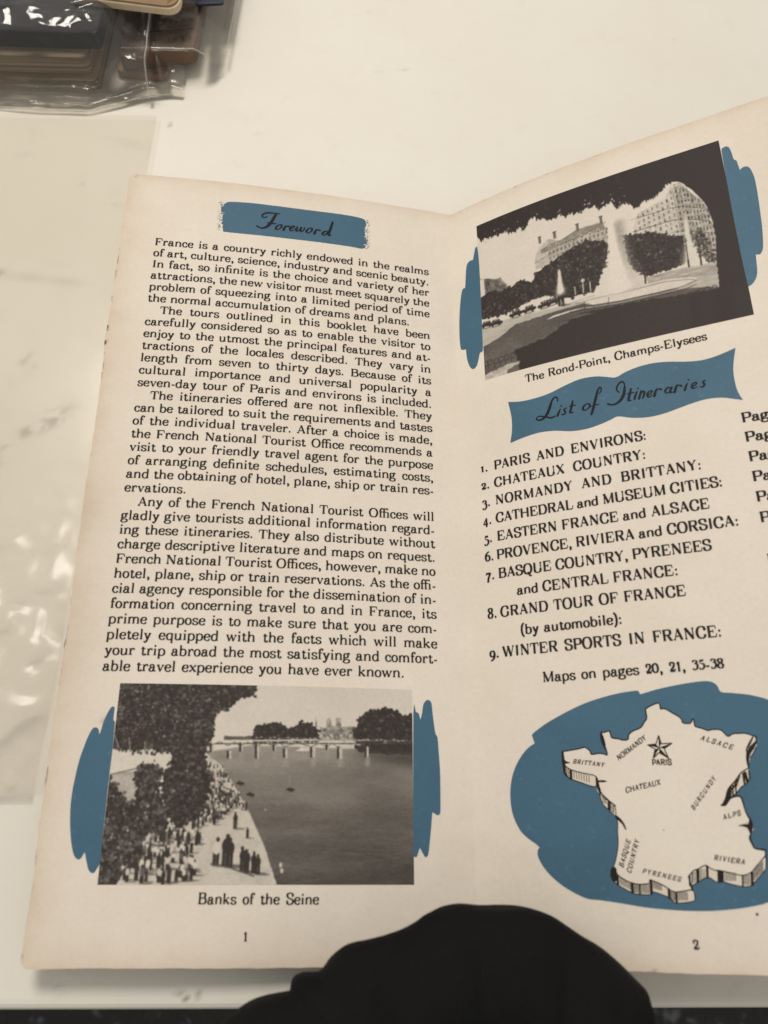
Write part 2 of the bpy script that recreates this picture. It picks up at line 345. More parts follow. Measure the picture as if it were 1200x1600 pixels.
# ------------------------------------------------------------------ printing
# ---- a small serif alphabet drawn with a pen: '|' stem, '-' thin bar, 'f'/'h' foot/head serif, '/' straight stroke, 'c' curve, 'o' ball
GLYPHS = {
'a': (545, "c 120,335 150,415 240,448 330,425 365,340 365,120 385,40 440,18 500,40; c 365,280 240,255 120,205 75,120 110,35 190,0 290,35 365,130; o 132,325 48"),
'b': (565, "| 120 0 705; h 120 100 0 720; c 120,330 190,420 300,450 430,390 480,225 430,60 300,0 200,20 130,80"),
'c': (460, "c 400,335 350,425 255,450 130,395 70,225 130,60 260,0 360,35 420,120; o 372,330 50"),
'd': (580, "| 440 0 705; h 440 110 0 720; f 440 0 110 0; c 440,340 370,430 270,450 140,395 75,225 135,55 260,0 360,35 440,130"),
'e': (500, "- 90 425 245; c 425,245 400,400 260,450 130,390 70,225 130,60 270,0 370,30 435,115"),
'f': (350, "| 150 0 520; c 150,500 165,640 250,710 330,700 365,650; o 340,640 48; - 40 310 435; f 150 105 130 0"),
'g': (540, "c 225,450 120,410 90,300 120,190 225,155 330,190 365,300 330,410 225,450; c 340,405 400,470 470,465; o 470,430 42; c 150,180 85,120 110,60 230,40 390,30 470,-50 430,-160 260,-215 90,-170 50,-90 110,-10 180,30"),
'h': (610, "| 130 0 705; h 130 105 0 720; f 130 105 105 0; c 130,310 220,425 330,450 435,410 470,300; | 470 0 320; f 470 105 105 0"),
'i': (310, "| 155 0 435; h 155 110 0 450; f 155 110 110 0; o 150,630 58"),
'j': (300, "| 170 -80 435; h 170 110 0 450; c 170,-60 150,-180 80,-215 20,-170; o 40,-150 42; o 165,630 58"),
'k': (590, "| 130 0 705; h 130 105 0 720; f 130 100 95 0; / 150 180 420 440 0; / 250 260 470 10 1; h 420 90 100 450; f 470 110 100 0"),
'l': (310, "| 155 0 705; h 155 110 0 720; f 155 110 110 0"),
'm': (890, "| 130 0 435; h 130 105 0 450; f 130 105 105 0; c 130,310 205,420 300,450 400,410 440,300; | 440 0 320; f 440 95 95 0; c 440,310 515,420 610,450 710,410 750,300; | 750 0 320; f 750 95 105 0"),
'n': (610, "| 130 0 435; h 130 105 0 450; f 130 105 105 0; c 130,310 220,425 330,450 435,410 470,300; | 470 0 320; f 470 105 105 0"),
'o': (510, "c 255,450 125,390 70,225 125,60 255,0 385,60 440,225 385,390 255,450"),
'p': (575, "| 120 -205 435; h 120 105 0 450; f 120 105 110 -220; c 120,340 200,430 310,450 440,390 490,225 440,60 310,0 200,20 130,90"),
'q': (565, "| 440 -205 450; f 440 110 105 -220; c 440,330 360,430 260,450 130,390 75,225 130,60 260,0 370,40 440,120"),
'r': (450, "| 140 0 435; h 140 110 0 450; f 140 110 130 0; c 140,280 210,400 310,450 390,425; o 375,392 52"),
's': (460, "c 385,340 345,430 220,450 110,405 90,330 150,260 290,215 385,165 390,80 320,15 210,0 110,40 70,140; - 60 80 80; - 378 398 380"),
't': (390, "| 165 90 560; c 165,560 150,500 100,450 40,430; - 60 330 432; c 165,110 185,30 250,0 320,30 350,110"),
'u': (610, "| 130 130 435; h 130 110 0 450; c 130,150 160,40 260,0 370,40 460,150; | 460 0 435; h 460 110 0 450; f 460 0 115 0"),
'v': (540, "/ 105 440 280 0 1; / 280 0 440 440 0; h 105 95 110 450; h 440 95 90 450"),
'w': (780, "/ 95 440 245 0 1; / 245 0 395 440 0; / 375 440 535 0 1; / 535 0 680 440 0; h 95 90 100 450; h 385 90 90 450; h 680 90 80 450"),
'x': (540, "/ 105 440 430 10 1; / 100 10 430 440 0; h 110 95 105 450; h 420 85 90 450; f 105 90 90 0; f 425 100 95 0"),
'y': (540, "/ 105 440 285 0 1; c 440,440 285,20 220,-130 150,-205 70,-190; o 85,-160 46; h 105 95 110 450; h 440 95 90 450"),
'z': (480, "- 75 400 432; - 70 420 16; / 385 430 95 10 1; / 75 432 65 300 0; / 420 16 432 150 0"),
'A': (720, "/ 115 15 345 690 0; / 345 690 600 10 1; - 190 490 235; f 115 100 110 0; f 600 125 100 0"),
'B': (720, "| 165 0 690; - 60 400 672; - 60 430 18; - 165 420 365; c 380,674 520,650 560,520 500,395 390,365; c 400,365 560,340 620,190 540,40 400,16"),
'C': (720, "c 640,460 580,640 400,700 200,620 95,345 190,70 400,-8 560,50 650,210; / 645 440 645 690 0"),
'D': (780, "| 165 0 690; - 60 380 672; - 60 380 18; c 370,674 560,630 680,345 570,65 370,16"),
'E': (700, "| 165 0 690; - 60 600 672; - 60 610 18; - 165 430 355; / 598 672 612 490 0; / 610 18 640 220 0; / 430 260 430 450 0"),
'F': (665, "| 165 0 690; - 60 590 672; - 165 430 345; f 165 105 130 0; / 590 672 610 480 0; / 430 250 430 440 0"),
'G': (780, "c 640,470 580,640 400,700 200,620 95,345 190,70 400,-8 540,30 620,120; | 630 60 300; h 630 140 90 315; / 640 450 640 690 0"),
'H': (830, "| 165 0 690; | 660 0 690; - 165 660 350; f 165 110 110 0; f 660 110 110 0; h 165 110 110 690; h 660 110 110 690"),
'I': (400, "| 200 0 690; f 200 120 120 0; h 200 120 120 690"),
'J': (550, "| 350 150 690; h 350 130 110 690; c 350,170 320,40 210,-10 100,40 80,130; o 110,130 55"),
'K': (780, "| 165 0 690; f 165 110 110 0; h 165 110 110 690; / 180 260 590 680 0; / 320 400 640 10 1; f 640 110 100 0; h 590 110 110 690"),
'L': (665, "| 165 0 690; - 60 570 18; h 165 110 130 690; / 580 18 610 240 0"),
'M': (940, "! 165 0 690; / 165 690 450 20 1; / 450 20 770 690 0; | 770 0 690; f 165 110 110 0; f 770 120 110 0; h 150 100 40 690; h 790 30 100 690"),
'N': (810, "! 165 0 690; ! 640 0 690; / 165 690 640 10 1; f 165 110 110 0; h 150 110 60 690; h 640 110 110 690"),
'O': (780, "c 390,700 190,620 95,345 190,70 390,-8 590,70 685,345 590,620 390,700"),
'P': (665, "| 165 0 690; - 60 400 672; f 165 105 135 0; c 390,674 550,640 600,490 540,340 390,310; - 165 400 310"),
'Q': (780, "c 390,700 190,620 95,345 190,70 390,-8 590,70 685,345 590,620 390,700; c 330,90 430,80 500,-60 590,-160 690,-140"),
'R': (740, "| 165 0 690; - 60 400 672; f 165 105 120 0; c 390,674 540,645 590,510 530,380 390,350; - 165 400 350; / 400 350 600 20 1; - 590 710 18"),
'S': (630, "c 530,480 490,640 310,700 150,650 105,530 170,420 330,350 500,280 550,180 490,50 320,-8 160,40 90,220; / 90 0 90 240 0; / 535 460 535 690 0"),
'T': (670, "| 335 0 690; - 50 620 672; f 335 130 130 0; / 50 672 35 480 0; / 620 672 635 480 0"),
'U': (810, "| 165 220 690; c 165,240 200,60 400,-8 590,60 640,240; ! 640 230 690; h 165 110 115 690; h 640 110 105 690"),
'V': (720, "/ 120 680 370 0 1; / 370 0 605 680 0; h 120 110 115 690; h 605 110 100 690"),
'W': (990, "/ 110 680 320 0 1; / 320 0 500 680 0; / 480 680 700 0 1; / 700 0 885 680 0; h 110 100 110 690; h 490 100 100 690; h 885 100 90 690"),
'X': (705, "/ 120 680 585 10 1; / 115 10 575 680 0; h 120 105 115 690; h 575 105 100 690; f 115 100 105 0; f 585 115 105 0"),
'Y': (705, "/ 110 680 350 320 1; / 350 320 590 680 0; | 355 0 330; h 110 100 115 690; h 590 105 100 690; f 355 125 125 0"),
'Z': (610, "- 80 530 672; - 70 545 18; / 520 665 95 25 1; / 80 672 70 490 0; / 545 18 560 220 0"),
'1': (400, "| 205 0 450; f 205 120 120 0; / 205 430 85 350 .25"),
'2': (460, "c 95,330 130,420 230,450 340,410 350,310 260,180 80,30; / 80 36 400 36 .6; / 395 36 420 140 0; o 115,325 44"),
'3': (440, "c 90,370 150,440 240,450 340,390 320,270 200,215; c 200,220 340,190 380,60 330,-110 200,-200 70,-160; o 90,-130 44; o 100,365 40"),
'4': (470, "| 300 -190 450; / 300 450 60 40 0; / 60 20 420 20 .45"),
'5': (440, "c 180,215 330,180 380,50 330,-110 200,-200 70,-160; o 90,-130 44; / 130 440 130 215 0; / 125 425 370 425 .9"),
'6': (470, "c 380,640 220,560 100,390 90,200 140,40 240,-5 360,50 400,200 350,340 240,375 130,310"),
'7': (440, "/ 60 425 400 425 .8; c 400,430 290,250 210,20 180,-200; / 60 425 60 310 0"),
'8': (470, "c 235,660 120,610 110,510 170,410 310,320 390,200 340,40 235,-5 110,50 80,170 150,300 310,400 370,520 330,620 235,660"),
'9': (470, "c 90,-190 250,-110 370,60 380,250 330,410 230,450 110,400 70,250 120,110 230,75 340,140"),
'0': (480, "c 240,450 120,390 70,225 120,60 240,0 360,60 410,225 360,390 240,450"),
'.': (280, "o 140,52 56"), ':': (300, "o 150,52 56; o 150,385 56"),
',': (280, "o 135,55 56; c 165,65 180,0 150,-90 95,-135"),
'-': (340, "/ 60 205 280 205 .55"), '(': (340, "c 280,740 150,580 100,280 150,-20 280,-180"), ')': (340, "c 60,740 190,580 240,280 190,-20 60,-180"),
' ': (270, ""),
}
LIG = {'ffi': ('\x01', 880), 'ff': ('\x02', 640), 'fi': ('\x03', 610), 'fl': ('\x04', 610)}
GLYPHS['\x03'] = (610, GLYPHS['f'][1].replace('o 340,640 48; ', '') + "; c 330,700 400,715 450,700; | 455 0 435; h 455 150 0 450; f 455 110 110 0; o 440,660 40")
GLYPHS['\x04'] = (610, GLYPHS['f'][1].replace('o 340,640 48; ', '') + "; | 455 0 705; h 455 150 0 720; f 455 110 110 0")
def _shift(ops, dx):
    out = []
    for op in ops.split(';'):
        q = op.split()
        if not q: continue
        if q[0] in '|!fh': q[1] = str(float(q[1]) + dx)
        elif q[0] == '-': q[1] = str(float(q[1]) + dx); q[2] = str(float(q[2]) + dx)
        elif q[0] == '/': q[1] = str(float(q[1]) + dx); q[3] = str(float(q[3]) + dx)
        else:
            for k in range(1, len(q)):
                if ',' in q[k]:
                    a, b = q[k].split(','); q[k] = '%g,%s' % (float(a) + dx, b)
        out.append(' '.join(q))
    return '; '.join(out)
GLYPHS['\x02'] = (640, GLYPHS['f'][1].replace('o 340,640 48; ', '') + '; ' + _shift(GLYPHS['f'][1], 290))
GLYPHS['\x01'] = (890, GLYPHS['f'][1].replace('o 340,640 48; ', '') + '; ' + _shift(GLYPHS['\x03'][1], 285))

def spline(pts, n=5):
    pts = [np.array(p, float) for p in pts]
    closed = len(pts) > 3 and np.allclose(pts[0], pts[-1])
    out = []
    N = len(pts)
    for i in range(N - 1):
        p1, p2 = pts[i], pts[i + 1]
        p0 = pts[i - 1] if i > 0 else (pts[N - 2] if closed else 2 * p1 - p2)
        p3 = pts[i + 2] if i + 2 < N else (pts[1] if closed else 2 * p2 - p1)
        for k in range(n):
            s = k / n
            out.append(.5 * (2 * p1 + (p2 - p0) * s + (2 * p0 - 5 * p1 + 4 * p2 - p3) * s * s + (3 * p1 - p0 - 3 * p2 + p3) * s ** 3))
    out.append(pts[-1])
    return out

def sweep(pts, widths):
    """quads along a polyline"""
    P = [np.array(p, float) for p in pts]
    n = len(P); q = []
    N = []
    for i in range(n):
        d = P[min(i + 1, n - 1)] - P[max(i - 1, 0)]
        L = math.hypot(*d) or 1
        N.append(np.array((-d[1], d[0])) / L)
    for i in range(n - 1):
        a, b = widths[i] / 2, widths[i + 1] / 2
        L0, R0, R1, L1 = P[i] + N[i] * a, P[i] - N[i] * a, P[i + 1] - N[i + 1] * b, P[i + 1] + N[i + 1] * b
        d = P[i + 1] - P[i]
        if np.dot(L1 - L0, d) <= 0: q.append([L0, R0, R1])          # inner side of a tight bend
        elif np.dot(R1 - R0, d) <= 0: q.append([L0, R0, L1])
        else: q.append([L0, R0, R1, L1])
    return q

def disc(x, y, r, n=9):
    return [[(x + r * math.cos(k * 2 * math.pi / n), y + r * math.sin(k * 2 * math.pi / n)) for k in range(n)]]

def glyph_polys(ch, T=80, t=30, ts=30, serif=1.0, slant=0.0, xs=1.0):
    """convex polygons of one letter, in font units"""
    out = []
    def pen(d):
        L = math.hypot(d[0], d[1]) or 1
        return t + (T * 1.08 - t) * abs(d[1] / L) ** 1.5
    for op in GLYPHS[ch][1].split(';'):
        q = op.split()
        if not q: continue
        k = q[0]
        if k in '|!':
            x, a, b = map(float, q[1:]); w = (T if k == '|' else t * 1.25) / 2
            out.append([(x - w, a), (x + w, a), (x + w, b), (x - w, b)])
        elif k == '-':
            a, b, y = map(float, q[1:]); out.append([(a, y - t / 2), (b, y - t / 2), (b, y + t / 2), (a, y + t / 2)])
        elif k in 'fh':
            x, l, r, y = map(float, q[1:]); l *= serif; r *= serif
            s = 1 if k == 'f' else -1
            w = T / 2
            out.append([(x - l, y), (x + r, y), (x + r, y + s * ts * .8), (x - l, y + s * ts * .8)])
            if l and r: out.append([(x - l * .65, y + s * ts * .8), (x + r * .65, y + s * ts * .8), (x + w, y + s * ts * 2.2), (x - w, y + s * ts * 2.2)])
        elif k == '/':
            x0, y0, x1, y1, w = map(float, q[1:]); w = t + (T - t) * w
            out += sweep([(x0, y0), (x1, y1)], [w, w])
        elif k == 'c':
            pts = spline([tuple(map(float, z.split(','))) for z in q[1:]], 4)
            ws = [pen(np.array(pts[min(i + 1, len(pts) - 1)]) - np.array(pts[max(i - 1, 0)])) for i in range(len(pts))]
            out += sweep(pts, ws)
        elif k == 'o':
            x, y = map(float, q[1].split(',')); out += disc(x, y, float(q[2]) * (T / 80) ** .5)
    return [[((x + slant * y) * xs, y) for x, y in p] for p in out]

def glyph_adv(ch, track=0, xs=1.0):
    return (GLYPHS[ch][0] + track) * xs

def ligate(s):
    for k in ('ffi', 'ff', 'fi', 'fl'): s = s.replace(k, LIG[k][0])
    return s
def poly_area(p):
    p = np.asarray(p); x, y = p[:, 0], p[:, 1]
    return .5 * (np.dot(x, np.roll(y, -1)) - np.dot(y, np.roll(x, -1)))

def cdt_union(polys, eps=1e-5):
    """one triangulated sheet covering the union of the polygons"""
    vs = []; fs = []
    for p in polys:
        ar = poly_area(p)
        if abs(ar) < 1e-9: continue
        if ar < 0: p = p[::-1]
        k = len(vs); vs += [Vector((float(x), float(y))) for x, y in p]; fs.append(list(range(k, k + len(p))))
    r = delaunay_2d_cdt(vs, [], fs, 0, eps)
    ov, of, orig = r[0], r[2], r[5]
    return np.array([(v.x, v.y) for v in ov]), [f for f, o in zip(of, orig) if o]

def inside(poly, X, Y):
    p = np.asarray(poly, float); r = np.zeros(X.shape, bool)
    for i in range(len(p)):
        a, b = p[i], p[(i + 1) % len(p)]
        if a[1] == b[1]: continue
        r ^= ((a[1] > Y) != (b[1] > Y)) & (X < (b[0] - a[0]) * (Y - a[1]) / (b[1] - a[1]) + a[0])
    return r

def printed_shape(name, side, polys, off, mat, parent, step=3.0):
    """flat printed areas (mm outlines) laid onto the bent page"""
    V = []; F = []
    for poly in polys:
        p = [tuple(q) for q in poly]
        if poly_area(p) < 0: p = p[::-1]
        # split long edges so that they follow the bend
        dense = []
        for a, b in zip(p, p[1:] + p[:1]):
            k = max(1, int(math.dist(a, b) / step))
            dense += [(a[0] + (b[0] - a[0]) * i / k, a[1] + (b[1] - a[1]) * i / k) for i in range(k)]
        P = np.array(dense); lo, hi = P.min(0), P.max(0)
        gx, gy = np.meshgrid(np.arange(lo[0] + step / 2, hi[0], step), np.arange(lo[1] + step / 2, hi[1], step))
        ins = inside(P, gx, gy)
        pts = [Vector(q) for q in dense] + [Vector((float(a), float(b))) for a, b in zip(gx[ins], gy[ins])]
        r = delaunay_2d_cdt(pts, [], [list(range(len(dense)))], 0, 1e-6)
        k = len(V); V += [(v.x, v.y) for v in r[0]]
        F += [[i + k for i in f] for f, o in zip(r[2], r[5]) if o]
    V = np.array(V)
    return oriented(name, on_page(side, V[:, 0], V[:, 1], off), F, mat, parent)

def oriented(name, P, F, mat, parent):
    G = []
    for f in F:
        a, b, c = P[f[0]], P[f[1]], P[f[2]]
        nz = (b[0] - a[0]) * (c[1] - a[1]) - (b[1] - a[1]) * (c[0] - a[0])
        G.append(f if nz > 0 else f[::-1])
    return mesh(name, P, G, mat, parent)

def printed_quads(name, side, polys, off, mat, parent):
    v, f = cdt_union(polys)
    return oriented(name, on_page(side, v[:, 0], v[:, 1], off), f, mat, parent)

STYLES = {   # em (mm), pen, horizontal scale, wanted word space (em)
 'body': dict(em=3.72, T=122, t=58, ts=48, serif=.92, xs=1.0, caps=1.12, xh=1.04),
 'list': dict(em=4.1, T=152, t=62, ts=36, serif=.72, xs=.86, caps=1.12, xh=.92),
 'num':  dict(em=4.2, T=146, t=64, ts=36, serif=.7, xs=.9, caps=1, xh=1),
 'page': dict(em=3.95, T=152, t=66, ts=36, serif=.72, xs=.98, caps=1.1, xh=.95),
 'maps': dict(em=3.85, T=142, t=64, ts=36, serif=.72, xs=.9, caps=1.1, xh=.95),
 'cap':  dict(em=3.75, T=134, t=56, ts=34, serif=.72, xs=.88, caps=1.1, xh=.92),
 'cap2': dict(em=3.55, T=134, t=58, ts=34, serif=.72, xs=.88, caps=1.1, xh=.95),
 'folio': dict(em=3.1, T=120, t=60, ts=36, serif=.8, xs=1, caps=1, xh=1),
 'map':  dict(em=1.9, T=185, t=100, ts=60, serif=.8, xs=.8, slant=.3, caps=1, xh=1),
 'mapbold': dict(em=2.0, T=180, t=140, ts=40, serif=0.0, xs=.82, caps=1, xh=1),
}
_cache = {}
def glyph_mesh(ch, style):
    key = (ch, style)
    if key not in _cache:
        s = STYLES[style]
        up = ch.isupper()
        T = s['T'] * (s['caps'] if up else 1)
        P = glyph_polys(ch, T, s['t'] * (1.05 if up else 1), s['ts'], s['serif'], s.get('slant', 0), s['xs'])
        if style in ('maps', 'folio') and ch.isdigit():      # lining figures
            ys = [y for p in P for _, y in p]; lo, hi = min(ys), max(ys)
            P = [[(x * 1.05, (y - lo) / (hi - lo) * 650) for x, y in p] for p in P]
        elif not up and ch not in '()-':
            P = [[(x, y * s['xh'] if y > 0 else y) for x, y in p] for p in P]
        _cache[key] = cdt_union(P, 1e-3)
    return _cache[key]

def typeset(items, V, F, side):
    """items: (text, style, start, end or None, cap height or None) -> adds flat letters (mm) to V, F"""
    for text, style, a, b, cap in items:
        s = STYLES[style]; text = ligate(text)
        em = s['em'] if not cap else cap / .69 * 1.14
        k = em / 1000
        adv = [glyph_adv(c, 0, s['xs']) * k for c in text]
        nsp = text.count(' ')
        if b is None:
            ax = np.array((1.0, 0.0)); track = 0; space = .3 * em
        else:
            d = np.array(b) - np.array(a); L = math.hypot(*d); ax = d / L
            nat = sum(w for c, w in zip(text, adv) if c != ' ')
            space = (L - nat) / nsp if nsp else 0
            lo, hi = (.2 * em, 1.15 * em) if style == 'body' else (.26 * em, .55 * em)
            sp = min(max(space, lo), hi) if nsp else 0
            track = (L - nat - sp * nsp) / max(1, len(text) - 1)
            space = sp
        ay = np.array((-ax[1], ax[0]))      # page y runs down
        x = 0.0
        r = np.random.default_rng(abs(hash(text[:3] + str(len(text)))) % 1000 if False else len(text) * 7 + ord(text[0]))
        for c, w in zip(text, adv):
            if c == ' ':
                x += space + track; continue
            v, f = glyph_mesh(c, style)
            n = len(V)
            jig = r.normal(0, .012, 2)
            P = np.array(a) + np.outer(x + jig[0] + v[:, 0] * k, ax) - np.outer(v[:, 1] * k + jig[1], ay)
            V.extend(P.tolist()); F.extend([[i + n for i in g] for g in f])
            x += w + track

def printed_text(name, side, items, parent, off=.13, mat=None):
    V, F = [], []
    typeset(items, V, F, side)
    V = np.array(V)
    return oriented(name, on_page(side, V[:, 0], V[:, 1], off), F, mat or M_INK, parent)

def pen_polys(strokes, n=5):
    out = []
    for pts, w in strokes:
        if len(pts) > 2:
            P = spline(pts, n); W = np.interp(np.linspace(0, len(w) - 1, len(P)), range(len(w)), w)
        else: P, W = pts, w
        out += sweep(P, list(W))
        for q, r in ((P[0], W[0]), (P[-1], W[-1])): out += disc(q[0], q[1], r / 2, 8)
    return out

def smooth_outline(p, n=3):
    """rounds a traced outline but keeps its sharp notches"""
    P = [np.array(q, float) for q in p]; N = len(P); out = []
    sharp = []
    for i in range(N):
        a = P[i] - P[i - 1]; b = P[(i + 1) % N] - P[i]
        c = np.dot(a, b) / (np.linalg.norm(a) * np.linalg.norm(b) + 1e-9); sharp.append(c < .45)
    for i in range(N):
        j = (i + 1) % N
        p0 = P[i - 1] if not sharp[i] else 2 * P[i] - P[j]
        p3 = P[(j + 1) % N] if not sharp[j] else 2 * P[j] - P[i]
        for k in range(n):
            s = k / n
            out.append(tuple(.5 * (2 * P[i] + (P[j] - p0) * s + (2 * p0 - 5 * P[i] + 4 * P[j] - p3) * s * s + (3 * P[i] - p0 - 3 * P[j] + p3) * s ** 3)))
    return out

